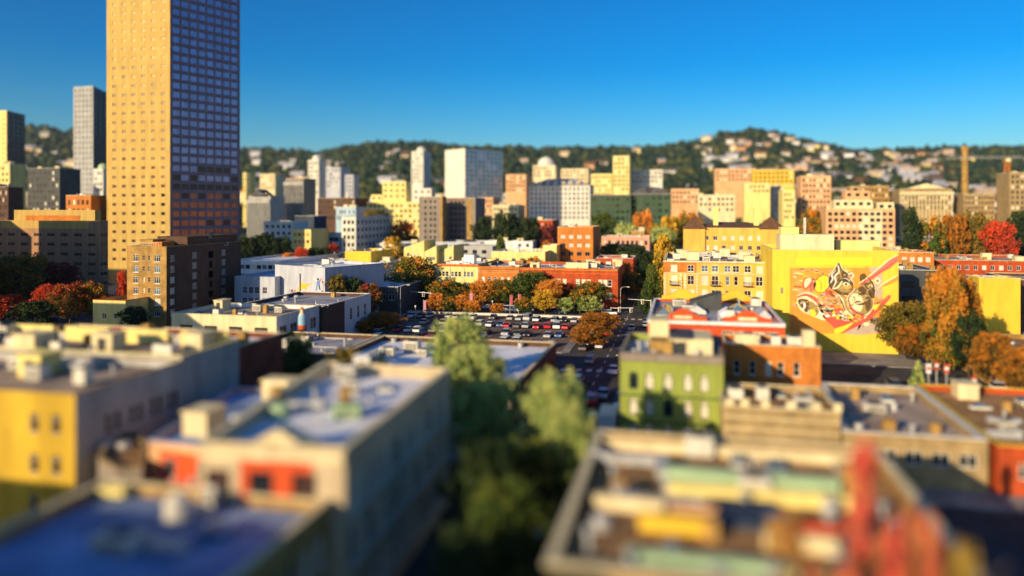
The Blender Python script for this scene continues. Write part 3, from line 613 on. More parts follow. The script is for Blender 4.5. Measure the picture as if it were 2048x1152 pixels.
# ------------------------------------------------------------------ right of the street
g1 = bl('green_building', 'green painted building with arched cream blinds in its upper windows', 1240, 1447, 706, 104.5, 'green', 'roofb', dp=17.5, mc=G['taupe'], para=1.0,
    faces={0: [sp(5, 3, cols=[.1, .27, .47, .68, .85], w=1.25, h=2.4, top=2.5, p=3.6, st='arch', wm=G['green'], g='wwwwd', fm=G['dkgreen'])], 3: sp(4, 3, w=1.1, h=2.2, top=2.5, p=3.6, st='sash', g='d')},
    cornice=[(.0, .9, .55, G['taupe']), (5.6, .2, .15, G['dkgreen']), (9.2, .2, .15, G['dkgreen'])])
gp = rect(1240, 1447, 104.5, dp=17.5); g0 = Vector(gp[0]); zr = g1['_z']
def gbox(root, org, u0, u1, y, dy, z0, z1, m, nm='penthouse'):
    b = MB(); xa_ = xat(org.y+y, u0)-org.x; xb2 = xat(org.y+y, u1)-org.x; b.box(xa_, y, z0, xb2, y+dy, z1); return part(nm, b, m, root)
gbox(g1, g0, 1299, 1337, 9, 6, zr, zr+4.4, G['cream']); gbox(g1, g0, 1337.5, 1425, 5, 8, zr, zr+2.5, G['cream']); gbox(g1, g0, 1299, 1345, 3.6, 4, zr, zr+2.2, G['ochre'])
gbox(g1, g0, 1355, 1372, 4.9, .08, zr+.2, zr+2.0, G['mdark'], 'door'); gbox(g1, g0, 1338, 1385, 4.6, 8.6, zr+2.52, zr+2.7, G['roofd'], 'canopy')
clutter(g1, gp, 9, ['vent_pipe', 'vent_pipe', 'exhaust_fan', 'antenna', 'skylight'], 41)
g2 = bl('orange_brick_building', 'orange brick building with a tall corner chimney half in the shadow of the green building', 1449, 1641, 688, 124, 'orange', 'roofg', dp=10, mc=G['cream'],
    faces={0: sp(5, 2, cols=[.1, .28, .46, .60, .78], w=.95, h=2.2, top=2.6, p=4.2, st='sash', g='wdd', sill=True)})
o0 = Vector(rect(1449, 1641, 124, dp=10)[0]); zr = g2['_z']
gbox(g2, o0, 1606, 1630, .35, 1.7, zr, zr+3.4, G['cream'], 'chimney'); gbox(g2, o0, 1470, 1520, 5, 3, zr, zr+1.6, G['cream']); clutter(g2, rect(1449, 1641, 124, dp=10), 12, KC, 42)
g3 = bl('beige_brick_building', 'low beige building with a plain ribbed wall and small blocks along its parapet', 1446, 1681, 812, 94, 'tan', 'rooft2', dp=13, mc=G['cream'], cornice=[(1.2, .14, .12, G['cream']), (2.6, .14, .12, G['cream'])], faces={0: sp(4, 1, w=1.3, h=1.4, top=4.6, st='sash', g='d')}, para=1.0)
g3['label'] = 'low beige building with small blocks standing along its parapet beside the green building'
o0 = Vector(rect(1446, 1681, 94, dp=13)[0])
for k, u in enumerate((1452, 1482, 1523, 1574, 1626, 1668)): gbox(g3, o0, u, u+16, .02, .8, g3['_z']+1.15, g3['_z']+2.0, G['cream'], 'parapet_block')
clutter(g3, rect(1446, 1681, 94, dp=13), 6, KC, 43)
pts = [(18.9, 97.2), (34.6, 97.2), (34.6, 124), (21, 124)]
g4 = building('tan_flat_roofed_building', 'low building with a brown gravel roof edged by thick pale walls', pts, 5.3, G['tan'], G['rooft'], mc=G['metalw'], pt=.7, para=.9, faces={0: sp(5, 1, w=2, h=1.6, top=1.8, st='pair', g='d')})
clutter(g4, pts, 10, KC, 44)
pts = [(35.6, 97), (80, 97), (80, 128), (35.6, 128)]
g5 = building('red_low_building', 'low red-walled building with a yellow roof edge at the right side', pts, 5.0, G['red'], G['rooft2'], mc=G['yellow'], faces={0: sp(8, 1, w=2.4, h=1.8, top=2.0, st='triple', g='d')})
clutter(g5, pts, 44, KC+['duct', 'stair_hatch'], 45)
pts = [(-7.9, 43.5), (16.7, 43.5), (16.7, 71), (-7.9, 71)]
f2 = building('brown_gravel_roofed_building', 'nearest building at the bottom right with low pale walls crossing its brown gravel roof', pts, 11.2, G['ochre'], G['rooft2'], mc=G['cream'], pt=.55, para=.9, faces={3: sp(9, 3, w=1.2, h=2.2, top=2.4, p=3.8, st='sash', sill=True), 2: sp(5, 2, w=1.3, h=2, top=2.4, p=3.8, st='sash')})
zr = f2['_z']
for (xa_, xb2, y, h, dy, m) in [(6.6, 19.4, 24.4, 1.25, 1.2, 'palegreen'), (6.8, 19.8, 22.3, .9, .6, 'lemon'), (1.6, 6.6, 18.6, .9, .7, 'cream'), (7.0, 10.2, 18.5, .7, .8, 'salmon'), (14.5, 19, 16.8, .8, .8, 'redp'), (5.0, 10, 15.6, 1.0, .6, 'yellow'), (13, 20, 14.6, .9, .6, 'cream'), (4.5, 14.5, 10.2, .8, .8, 'palegreen'), (15.2, 20, 10.0, .8, .8, 'lemon'), (3, 20, 8.0, .7, .8, 'cream'), (1, 22, 32.6, .8, .5, 'cream')]:
    y -= 7.5; b = MB(); b.box(xa_, y, zr, xb2, y+dy, zr+h); b.box(xa_-.08, y-.08, zr+h, xb2+.08, y+dy+.08, zr+h+.1); part('roof_wall', b, G[m], f2)
b = MB(); b.box(9.8, 9.7, zr+.002, 14.2, 14.1, zr+.5); part('sunken_light_well', b, G['navy'], f2)
clutter(f2, pts, 34, ['roof_unit', 'vent_pipe', 'vent_pipe', 'exhaust_fan', 'chimney', 'skylight', 'duct'], 47)
# red building with curved gables
g6 = bl('red_gabled_building', 'bright red building with a white cornice and two curved gables above its parapet', 1295, 1570, 640, 137, 'redp', 'roofg', dp=34, mc=G['white'], para=.5, pt=.4,
    faces={0: [sp(8, 3, cols=[.21, .285, .37, .44, .60, .715, .83, .93], w=2.0, h=1.8, top=1.5, p=4.2, st='triple', sill=True, g='dwg')], 3: sp(6, 3, w=1.2, h=1.8, top=1.6, p=4.0, st='sash', g='d')}, cornice=[(-.1, .55, .6, G['white']), (.75, .12, .12, G['red'])])
o0 = Vector(rect(1295, 1570, 137, dp=34)[0]); zr = g6['_z']; Lx = xat(o0.y, 1570)-o0.x
def gable(root, cx, hw, h, y, z0, m, nm='gable'):
    b = MB(); prof = [(-hw, 0), (-hw, h*.35), (-hw*.72, h*.4), (-hw*.45, h*.62), (-hw*.2, h*.95), (0, h), (hw*.2, h*.95), (hw*.45, h*.62), (hw*.72, h*.4), (hw, h*.35), (hw, 0)]
    b.face([(cx+x, y, z0+z) for x, z in prof]); b.face([(cx+x, y+.5, z0+z) for x, z in prof][::-1])
    for i in range(len(prof)-1): (xa_, za), (xb2, zb2) = prof[i], prof[i+1]; b.face([(cx+xb2, y-.06, z0+zb2), (cx+xa_, y-.06, z0+za), (cx+xa_, y+.56, z0+za), (cx+xb2, y+.56, z0+zb2)])
    return part(nm, b, m, root)
for cf in (.265, .735):
    gable(g6, Lx*cf, 4.2, 2.2, .1, zr+.55, G['redp']); q = MB(); q.box(Lx*cf-1.6, .02, zr+.95, Lx*cf+1.6, .095, zr+1.5); part('name_panel', q, G['cream'], g6)
    gable(g6, Lx*cf, 4.6, 2.4, 33.2, zr+.55, G['yellow'], 'rear_gable')
for (xa_, ya_, sx, sy, rz_) in [(.12, 8, 3.2, 10, 0), (.27, 6, 3, 5, .1), (.38, 14, 3.5, 7, 0), (.62, 9, 3.4, 6, 0), (.72, 16, 4, 5, .1), (.9, 10, 2.4, 8, 0)]:
    b = MB(); x = Lx*xa_; hx_ = sx/2; b.box(x-hx_, ya_, zr, x+hx_, ya_+sy, zr+.5); part('light_curb', b, G['metalw'], g6)
    b = MB(); b.v += [(x-hx_, ya_, zr+.503), (x+hx_, ya_, zr+.503), (x+hx_, ya_+sy, zr+.503), (x-hx_, ya_+sy, zr+.503), (x, ya_+.2, zr+1.6), (x, ya_+sy-.2, zr+1.6)]
    b.f += [(0, 1, 4), (1, 2, 5, 4), (2, 3, 5), (3, 0, 4, 5)]; b.m += [0]*4; part('ridge_light', b, random.choice([GL['b'], G['metal'], G['roofw']]), g6)
clutter(g6, rect(1295, 1570, 137, dp=34), 10, KC, 48)
b = MB(); x = Lx*.45; b.v += [(x-3, 20, zr), (x+3.4, 20, zr), (x+3.4, 26, zr), (x-3, 26, zr), (x-3, 20, zr+1.6), (x+3.4, 20, zr+3.6), (x+3.4, 26, zr+3.6), (x-3, 26, zr+1.6)]
for f in ((0, 3, 2, 1), (4, 5, 6, 7), (0, 1, 5, 4), (1, 2, 6, 5), (2, 3, 7, 6), (3, 0, 4, 7)): b.f.append(f); b.m.append(0)
part('shed_monitor', b, G['dkgrey'], g6)
# hotel with balconies behind
m23 = bl('balconied_hotel', 'yellow and red hotel with dark iron balconies and a flat tan roof beside the mural', 1327, 1545, 522, 200, 'amber', 'rooft', dp=42, us=None, mc=G['cream'], pt=.5, zonem=[G['orange'], G['ochre']],
    faces={0: [{'zone': (0, .31, .3, 3.0, 1)}, {'zone': (.155, .185, 4.2, 10, 1)},
        sp(9, 1, cols=[.08, .245, .38, .48, .60, .68, .79, .90], w=1.7, h=1.75, top=.95, st='cross', g='wbd', sill=True),
        sp(9, 3, cols=[.08, .245, .38, .48, .79, .90], w=1.8, h=2.5, top=3.7, p=3.7, st='cross', g='dbwn', bal={(0, 0), (0, 1), (3, 0), (4, 0), (4, 1)}), sp(9, 3, cols=[.60, .68], w=.95, h=2.3, top=3.8, p=3.7, st='sash', g='wbdn')],
        3: sp(7, 4, w=1.3, h=1.9, top=1.2, p=3.7, st='sash', g='d')}, cornice=[(-.1, .35, .5, G['cream']), (3.05, .25, .25, G['cream']), (12.5, .3, .3, G['cream'])])
L_ = xat(W(1327, 200)[1], 1545)-W(1327, 200)[0]
for kx in (.0, .15, .19, .3): 
    b = MB()
    for k in range(11): b.box(L_*kx+(0 if k % 2 else .12), -.14, m23['_z']-11.9+k*.86, L_*kx+.7, -.003, m23['_z']-11.2+k*.86)
    part('quoin_strip', b, G['cream'], m23)['kind'] = 'stuff'
clutter(m23, rect(1327, 1545, 200, dp=42), 26, KC+['duct', 'stair_hatch'], 49)
# mural building
mb_ = bl('mural_building', 'big plain yellow building with a huge painted mural of faces and red ribbons', 1545, 1797, 500, 177, 'mural', 'rooft', dp=27, mc=G['lemon'], pt=.5, para=1.0)
mo = Vector(rect(1545, 1797, 177, dp=27)[0]); zr = mb_['_z']
gbox(mb_, mo, 1560, 1668, 17, 8, zr, zr+4.2, G['cream']); gbox(mb_, mo, 1562, 1598, 20, 5, zr+4.2, zr+6.0, G['lemon']); gbox(mb_, mo, 1672, 1760, 22, 4, zr, zr+2.6, G['lemon']); gbox(mb_, mo, 1607, 1612, 22, .5, zr+4.2, zr+8.5, G['metal'], 'antenna')
gbox(mb_, mo, 1680, 1750, 6, 9, zr, zr+.4, G['rooft2'], 'roof_deck')
# a small vent in the yellow wall
gbox(mb_, mo, 1561, 1566, -.12, .11, 13.4, 14.8, G['taupe'], 'wall_vent')
def wm(X, Y, k):
    u = 1530+X/4.8; v = 470+Y/4.8; x = xat(mo.y, u); d = mo.y*CS-x*SN; return (x-mo.x, -.004-.007*k, Zf(v, d))
def smooth(p, closed=True, n=4):
    out = []; N = len(p)
    for i in range(N if closed else N-1):
        a, b_, c, d = (p[(i-1) % N], p[i], p[(i+1) % N], p[(i+2) % N]) if closed else (p[max(i-1, 0)], p[i], p[i+1], p[min(i+2, N-1)])
        for t in [k/n for k in range(n)]:
            out.append(tuple(.5*(2*b_[j]+(c[j]-a[j])*t+(2*a[j]-5*b_[j]+4*c[j]-d[j])*t*t+(3*b_[j]-a[j]-3*c[j]+d[j])*t**3) for j in (0, 1)))
    return out if closed else out+[p[-1]]
PM = [mat('print_'+n, c, var=.05, kind='flat') for n, c in (('orange', (.82, .30, .04)), ('grey_pink', (.50, .38, .30)), ('lemon', (.84, .66, .04)), ('umber', (.12, .065, .02)), ('ivory', (.80, .72, .42)), ('crimson', (.60, .10, .06)), ('black', (.02, .015, .01)), ('rose', (.60, .17, .12)), ('olive', (.36, .25, .08)), ('amber', (.85, .50, .03)), ('white', (.85, .82, .7)))]
OR, GP, LE, UM, IV, CR, BK, RO, OL, AM, WH = range(11)
b = MB()
def mp_(pl, k, mi, sm=True):
    q = smooth(pl) if sm else pl; b.face([wm(X, Y, k) for X, Y in q][::-1], mi)
def stroke(pl, w, k, mi):
    q = smooth(pl, False, 5); 
    for i in range(len(q)-1):
        (ax, ay), (bx, by) = q[i], q[i+1]; l = math.hypot(bx-ax, by-ay) or 1; nx, ny = -(by-ay)/l, (bx-ax)/l
        w0 = w*math.sin(math.pi*(.12+.76*i/len(q))); w1 = w*math.sin(math.pi*(.12+.76*(i+1)/len(q)))
        b.face([wm(ax+nx*w0, ay+ny*w0, k), wm(bx+nx*w1, by+ny*w1, k), wm(bx-nx*w1, by-ny*w1, k), wm(ax-nx*w0, ay-ny*w0, k)], mi)
def ring(cx, cy, r0, k, m0, rr=1.0): mp_([(cx+r0*math.cos(t*math.pi/5), cy+r0*rr*math.sin(t*math.pi/5)) for t in range(10)], k, m0)
mp_([(300, 215), (1030, 215), (1030, 285), (300, 285)], 0, LE, False); mp_([(238, 315), (1125, 315), (1125, 945), (238, 945)], 0, OR, False)
rm = random.Random(5)
for i in range(170):
    X = rm.uniform(245, 800); Y = rm.uniform(325, 690); l = rm.uniform(40, 130); h = rm.uniform(4, 12)
    if X+l > 1110: continue
    dx = (X-600)*.06
    b.face([wm(a_, c_, 1) for a_, c_ in ((X, Y), (X+l*.4, Y-h-dx*.2), (X+l, Y-dx*.3), (X+l*.5, Y+h))][::-1], rm.choice((GP, GP, AM, IV, OR)))
for i in range(12): X = rm.uniform(720, 1060); Y = rm.uniform(760, 930); b.face([wm(a_, c_, 1) for a_, c_ in ((X, min(940, Y)), (X+20, Y-90), (X+50, Y-120), (X+32, Y-40))][::-1], rm.choice((GP, GP, IV, RO)))
mp_([(1000, 330), (1115, 330), (1118, 600), (1050, 560), (1060, 420)], 1, GP)
mp_([(820, 760), (1090, 800), (1100, 935), (740, 938)], 1, GP)
mp_([(500, 420), (560, 385), (615, 410), (620, 480), (560, 550), (490, 540), (470, 480)], 2, LE); stroke([(500, 420), (540, 470), (535, 540)], 6, 3, OR); stroke([(560, 395), (580, 450), (570, 520)], 6, 3, AM)
mp_([(395, 410), (440, 400), (455, 440), (425, 480), (405, 520), (370, 510), (368, 460)], 2, IV); stroke([(440, 405), (390, 415), (365, 470), (385, 520), (420, 490), (452, 440), (440, 405)], 9, 3, CR)
mp_([(460, 455), (490, 460), (480, 510), (450, 545), (425, 525), (440, 480)], 2, RO); stroke([(460, 455), (435, 500), (440, 540)], 7, 3, CR)
mp_([(305, 620), (390, 580), (480, 620), (540, 720), (580, 820), (460, 780), (340, 720)], 2, IV); mp_([(315, 628), (360, 612), (420, 630), (418, 700), (400, 745), (345, 690)], 3, UM)
mp_([(430, 640), (480, 660), (520, 740), (470, 780), (425, 720)], 3, OL); stroke([(310, 600), (400, 575), (500, 640), (550, 740), (600, 800)], 14, 4, CR); stroke([(305, 585), (400, 555), (510, 600), (560, 690)], 7, 4, IV)
stroke([(340, 660), (370, 640), (380, 690), (360, 720)], 12, 5, WH); mp_([(430, 715), (470, 720), (490, 760), (460, 785), (430, 760)], 5, LE)
mp_([(520, 680), (640, 670), (760, 720), (860, 770), (1040, 790), (960, 850), (760, 900), (690, 940), (655, 880), (560, 790)], 2, CR)
for i in range(90):
    X = rm.uniform(530, 1000); Y = 700+(X-530)*.22+rm.uniform(-30, 60); s_ = rm.uniform(9, 30); ring(X, Y, s_, 3+i % 3, rm.choice((AM, RO, GP, LE, IV, OR, OL, WH)), rm.uniform(.4, .8))
for i in range(6): stroke([(540+i*8, 690+i*8), (600, 700+i*7), (660, 690+i*9)], 4, 6, rm.choice((UM, IV, BK)))
ring(625, 560, 58, 3, GP); ring(625, 560, 48, 4, CR); stroke([(590, 540), (620, 520), (660, 545), (650, 590), (610, 600), (595, 565)], 8, 5, OR); stroke([(610, 555), (630, 545), (640, 570), (622, 580)], 6, 6, UM)
face1 = [(610, 440), (625, 385), (660, 350), (690, 300), (708, 268), (738, 330), (790, 370), (825, 430), (850, 490), (820, 545), (740, 575), (680, 545), (625, 500)]
mp_([(X+(8 if X > 700 else -8), Y-6) for X, Y in face1], 3, IV); mp_(face1, 4, UM); mp_([(690, 490), (760, 455), (835, 490), (815, 545), (750, 550), (700, 530)], 5, OL); mp_([(745, 470), (775, 452), (815, 472), (780, 490)], 6, IV); ring(778, 472, 13, 7, BK)
for q in ([(620, 470), (650, 420), (640, 380), (680, 340)], [(650, 510), (680, 450), (670, 400), (710, 350), (700, 290)], [(690, 460), (730, 420), (720, 370), (735, 340)], [(710, 440), (770, 420), (815, 450)], [(640, 520), (700, 500), (740, 440)]): stroke(q, 8, 6, rm.choice((IV, OL, WH)))
stroke([(705, 445), (765, 425), (820, 465)], 8, 7, BK); stroke([(750, 500), (790, 510), (825, 495)], 5, 7, AM)
face2 = [(800, 600), (850, 545), (900, 480), (950, 475), (995, 545), (1030, 620), (1028, 690), (985, 745), (930, 760), (870, 735), (815, 680)]
mp_([(X+(X-920)*.1, Y+(Y-620)*.1) for X, Y in face2], 3, IV); mp_(face2, 4, OL); mp_([(808, 605), (860, 560), (930, 600), (935, 700), (900, 740), (850, 715), (815, 665)], 5, IV); mp_([(975, 560), (1010, 600), (1020, 680), (980, 735), (960, 660)], 5, UM)
mp_([(890, 520), (930, 490), (975, 530), (960, 570), (915, 575)], 6, UM); ring(905, 565, 9, 7, BK); ring(950, 560, 9, 7, BK); mp_([(850, 650), (900, 630), (940, 640), (985, 615), (970, 660), (910, 675)], 6, UM); stroke([(855, 655), (915, 650), (985, 620)], 5, 7, IV)
stroke([(800, 610), (820, 690), (880, 745), (960, 775)], 11, 6, CR); stroke([(740, 560), (770, 620), (780, 690), (840, 770)], 13, 5, OL); stroke([(700, 560), (750, 640), (770, 720), (850, 790)], 9, 6, IV); stroke([(715, 600), (745, 660), (770, 730)], 6, 7, BK)
face3 = [(955, 470), (970, 400), (1005, 420), (1040, 470), (1052, 540), (1045, 600), (1010, 590), (985, 520)]
mp_([(X+8, Y-6) for X, Y in face3], 3, IV); mp_(face3, 4, UM); mp_([(985, 495), (1015, 475), (1035, 495), (1010, 510)], 6, IV); ring(1012, 492, 8, 7, BK); mp_([(950, 330), (985, 300), (1000, 345), (985, 410), (940, 410)], 3, OR)
stroke([(975, 480), (1010, 462), (1045, 490)], 5, 7, BK); mp_([(915, 380), (960, 370), (975, 430), (930, 460), (908, 430)], 5, UM)
for (cx, cy) in ((825, 388), (1080, 440)): ring(cx, cy, 30, 6, IV); ring(cx, cy, 14, 7, CR)
rib = [(845, 485), (900, 465), (1010, 390), (1120, 300), (1200, 235), (1278, 196), (1278, 250), (1200, 320), (1120, 360), (1020, 430), (910, 495), (860, 510)]
mp_(rib, 7, RO, False); stroke([(850, 500), (1010, 420), (1130, 340), (1270, 240)], 8, 8, CR); stroke([(845, 483), (905, 462), (1010, 386), (1120, 296), (1200, 230), (1276, 192)], 6, 8, IV)
mp_([(850, 480), (905, 465), (915, 492), (860, 512)], 9, OR)
mp_([(1075, 518), (1130, 470), (1200, 425), (1278, 388), (1278, 432), (1240, 455), (1190, 478), (1120, 498)], 7, OR, False); stroke([(1075, 518), (1140, 465), (1276, 385)], 6, 8, IV)
mp_([(690, 930), (850, 860), (960, 800), (1060, 690), (1110, 640), (1180, 575), (1212, 578), (1200, 610), (1130, 690), (1060, 760), (1000, 815), (860, 890), (740, 945)], 8, CR, False)
mp_([(670, 900), (760, 870), (850, 840), (740, 930), (672, 940)], 9, LE); mp_([(1035, 690), (1080, 650), (1105, 655), (1060, 720)], 9, LE); stroke([(1030, 660), (1100, 645), (1190, 585)], 10, 9, RO)
def outline(pl, w, k, mi):
    q = smooth(pl, True, 5)
    for i in range(len(q)):
        (ax, ay), (bx, by) = q[i], q[(i+1) % len(q)]; l = math.hypot(bx-ax, by-ay) or 1; nx, ny = -(by-ay)/l*w, (bx-ax)/l*w
        b.face([wm(ax+nx, ay+ny, k), wm(bx+nx, by+ny, k), wm(bx-nx, by-ny, k), wm(ax-nx, ay-ny, k)], mi)
for f_ in (face1, face2, face3, [(500, 420), (560, 385), (615, 410), (620, 480), (560, 550), (490, 540), (470, 480)]): outline(f_, 3, 8, BK)
for i in range(90):   # hatching that models the painted faces
    cx, cy, ax_, ay_ = rm.choice(((735, 430, 80, 110), (920, 640, 95, 100), (1000, 510, 35, 80), (400, 680, 90, 70), (620, 720, 90, 60), (780, 660, 40, 90)))
    X = cx+rm.uniform(-ax_, ax_); Y = cy+rm.uniform(-ay_, ay_); l = rm.uniform(12, 38); a_ = rm.uniform(-.9, .9)
    stroke([(X, Y), (X+l*.5, Y+l*a_*.4-5), (X+l, Y+l*a_)], rm.uniform(2.5, 5), 9+i % 2, rm.choice((UM, BK, IV, OL, GP, AM, RO)))
for i in range(40):
    X = rm.uniform(480, 700); Y = rm.uniform(560, 700); l = rm.uniform(20, 60); stroke([(X, Y), (X+l*.5, Y+rm.uniform(-18, 18)), (X+l, Y+rm.uniform(-10, 25))], rm.uniform(3, 7), 5, rm.choice((AM, OR, IV, GP, OL, RO)))
part('mural', b, PM, mb_)

# ------------------------------------------------------------------ right edge
y1b = bl('plain_yellow_building', 'building with a blank olive-yellow front wall behind the tall orange tree', 1958, 2041, 556, 198, 'yellow', 'rooft', us=1936, mc=G['cream'], faces={3: sp(4, 4, w=1.8, h=2.0, top=1.6, p=3.5, st='sash', g='w')})
clutter(y1b, rect(1958, 2041, 198, us=1936), 6, KC, 51)
bl('brown_corner_building', 'brown brick building cut by the right edge beside the blank yellow wall', 2043, 2200, 560, 205, 'brown', 'rooft', dp=24, mc=G['cream'], faces={0: sp(8, 3, w=1.4, h=1.8, top=2, p=3.6, st='sash')})
g = bl('black_clad_building', 'dark black-walled building in shade between the mural wall and the orange tree', 1800, 1884, 540, 228, 'dkgrey', 'rooft', dp=30, mc=G['metalw'], faces={0: sp(3, 3, w=4, h=2, top=3.4, p=4.4, st='triple', g='d', fm=G['framed'])}); clutter(g, rect(1800, 1884, 228, dp=30), 12, KC, 52)
g = bl('orange_shop_building', 'orange brick building showing above the dark-walled building', 1797, 1868, 505, 275, 'orange', 'rooft', dp=20, mc=G['cream'], faces={0: sp(4, 3, w=1.6, h=1.8, top=1.6, p=3.6, st='pair', g='wd')}); clutter(g, rect(1797, 1868, 275, dp=20), 6, KC, 53)
g = bl('long_red_building', 'long low red brick building with a cream roof edge behind the tall orange tree', 1872, 2120, 520, 290, 'red', 'rooft', dp=40, mc=G['cream'], faces={0: sp(14, 3, w=1.5, h=1.8, top=1.8, p=3.6, st='pair', g='wdd')}); clutter(g, rect(1872, 2120, 290, dp=40), 20, KC+['stair_hatch'], 54)
g = bl('brown_roofed_house', 'low house with a brown roof under the orange trees near the right edge', 1985, 2200, 700, 140, 'ochre', 'rooft2', dp=20, mc=G['tan'], faces={0: sp(6, 2, w=1.5, h=1.6, top=2, p=3.2, st='sash', g='d')}); clutter(g, rect(1985, 2200, 140, dp=20), 8, KC, 55)

# ------------------------------------------------------------------ middle distance
def hip(root, w, d, z, h, m, x=0, y=0, ov=.6, nm='hip_roof'):
    b = MB(); r = min(w, d)/2
    b.v += [(x-ov, y-ov, z), (x+w+ov, y-ov, z), (x+w+ov, y+d+ov, z), (x-ov, y+d+ov, z)]
    b.v += [(x+r, y+d/2, z+h), (x+w-r, y+d/2, z+h)] if w > d else [(x+w/2, y+r, z+h), (x+w/2, y+d-r, z+h)]
    b.f += [(0, 1, 5, 4), (1, 2, 5), (2, 3, 4, 5), (3, 0, 4), (3, 2, 1, 0)] if w > d else [(0, 1, 4), (1, 2, 5, 4), (2, 3, 5), (3, 0, 4, 5), (3, 2, 1, 0)]
    b.m += [0]*5; return part(nm, b, m, root)
g = bl('orange_brick_tower_block', 'orange brick block with paired windows rising behind the terrace row', 1115, 1186, 454, 330, 'orange', 'rooft', us=1200, mc=G['cream'], zonem=[G['brown']], faces={0: sp(4, 5, w=2.2, h=1.8, top=3.4, p=3.7, st='pair', g='gwd', fm=G['taupe'])}); clutter(g, rect(1115, 1186, 330, us=1200), 5, KC, 61)
g = bl('cream_long_building', 'long low cream building with a white roof just behind the terrace row', 983, 1090, 503, 312, 'lemon', 'roofw', dp=24, mc=G['white'], faces={0: sp(6, 2, w=1.8, h=1.4, top=2.6, p=3.6, st='pair', g='wd')}); clutter(g, rect(983, 1090, 312, dp=24), 10, KC, 62)
bl('yellow_box_building', 'plain yellow box-shaped building against the left of the orange brick block', 1086, 1113, 491, 322, 'lemon', 'roofw', dp=14)
g = bl('yellow_warehouse', 'warehouse with a bright yellow end and dark brick side left of the sawtooth roofs', 690, 742, 503, 322, 'yellow', 'roofw', us=786, mc=G['lemon'], zonem=[G['brown']]); clutter(g, rect(690, 742, 322, us=786), 6, KC, 63)
for (u0, u1, vt, d, vl, lab) in ((808, 848, 487, 335, 6, 'leftmost pale yellow building of the sawtooth group'), (849, 873, 495, 325, 5, 'middle pale yellow building with a slanting roof edge'), (880, 907, 494, 328, 5, 'right pale yellow building with a roof slanting up to the right')):
    pts = rect(u0, u1, d, dp=16); z = Zf(vt+10, d); q = building('sawtooth_building', lab, pts, z, G['lemon'], G['roofg'], para=.2, faces={0: sp(3, 2, w=1.3, h=1.5, top=2.0, p=3.6, st='pair', g='wd')}, group='pale yellow sawtooth buildings')
    w = pts[1][0]-pts[0][0]; b = MB(); y = .2; b.v += [(0, 0, z+.35), (w, 0, z+.35), (w, 0, z+.35+vl*.55), (0, 16, z+.35), (w, 16, z+.35), (w, 16, z+.35+vl*.55)]; b.f += [(0, 1, 2), (5, 4, 3), (0, 2, 5, 3), (1, 4, 5, 2)]; b.m += [0]*4; part('slanted_roof', b, G['lemon'], q)
bl('grey_long_hall', 'long grey hall with a flat roof behind the sawtooth buildings', 905, 985, 492, 372, 'greyw', 'roofg', dp=26, faces={0: far(8, 2, w=2.4, h=1.8, g='d')})
bl('slate_long_building', 'long blue-grey low building under the brown tower pair', 770, 960, 483, 420, 'bluegrey', 'roofb', dp=24, faces={0: far(12, 2, w=2, h=1.6)})
g = bl('white_corner_office', 'white four storey office block with a pale lit end and grid of dark windows', 683, 712, 434, 400, 'pale', 'roofw', us=780, mc=G['white'], faces={0: far(3, 5, w=1.4, h=2, p=4, g='d'), 1: far(9, 5, w=2.4, h=2, p=4, g='dddg')}); clutter(g, rect(683, 712, 400, us=780), 8, KC, 64)
bl('white_gabled_building', 'low white building with a brown roof beside the dark trees behind the skyscraper', 527, 586, 443, 400, 'white', 'shingle', dp=16, faces={0: far(5, 2, w=1.6, h=1.6, g='dn')})
bl('cream_small_block', 'small cream block with red windows in front of the black-roofed building', 584, 622, 459, 385, 'lemon', 'roofb', dp=20, faces={0: far(4, 2, w=1.4, h=1.5, g='no')})
bl('blue_roofed_warehouse', 'low blue-walled warehouse left of the white office block', 622, 680, 468, 410, 'glassb', 'roofb', dp=26, faces={0: far(5, 1, w=3, h=2, g='d')})
bl('black_roofed_building', 'dark roofed building above the small cream block', 590, 628, 432, 440, 'navy', 'roofd', dp=16, faces={0: far(4, 3, w=1.4, h=1.6, g='g')})
bl('white_roofed_hall', 'long pale hall in front of the dark trees right of the skyscraper', 465, 560, 520, 300, 'white', 'roofw', dp=60, faces={0: far(8, 2, w=2, h=1.6)})
g = bl('wide_white_roofed_building', 'wide low building with a cluttered white roof behind the painted dancers wall', 575, 745, 528, 300, 'bluegrey', 'roofw', dp=34, mc=G['white'], faces={0: far(9, 2, w=2, h=1.6)}); clutter(g, rect(575, 745, 300, dp=34), 22, KC+['duct', 'stair_hatch'], 65)
g = bl('low_dark_building', 'low building with a white sloping roof beside the tall street lamp', 700, 796, 572, 238, 'dkgrey', 'roofw', dp=38, mc=G['white'], faces={0: sp(5, 1, w=2.2, h=2, top=2.2, st='pair', g='d')}); clutter(g, rect(700, 796, 238, dp=38), 12, KC, 66)
g = bl('white_arched_shop', 'white walled shop showing left of the yellow terrace building', 846, 864, 545, 268, 'white', 'roofw', dp=28, faces={0: sp(1, 1, w=2.0, h=3.6, top=3.0, st='arch', wm=G['white'], g='d')})
m8 = bl('brown_tower', 'brown residential tower with vertical amber strips, left one of two joined slabs', 838, 885, 394, 430, 'taupe', 'roofg', us=893, zonem=[G['ochre']], faces={0: [{'zone': (.9, 1, 0, 60, 1)}, far(3, 9, cols=[.25, .5, .7], w=1.5, h=1.7, p=3.4, g='g')], 1: {'zone': (0, 1, 0, 60, 1)}})
m8 = bl('brown_tower', 'brown residential tower with vertical amber strips, right one of two joined slabs', 893, 951, 396, 445, 'taupe', 'roofg', dp=22, zonem=[G['ochre'], G['bronze']], faces={0: [{'zone': (.7, .86, 0, 60, 1)}, {'zone': (0, .6, 0, 60, 2)}, far(4, 9, cols=[.15, .3, .45, .6], w=1.5, h=1.7, p=3.4, g='g')]})
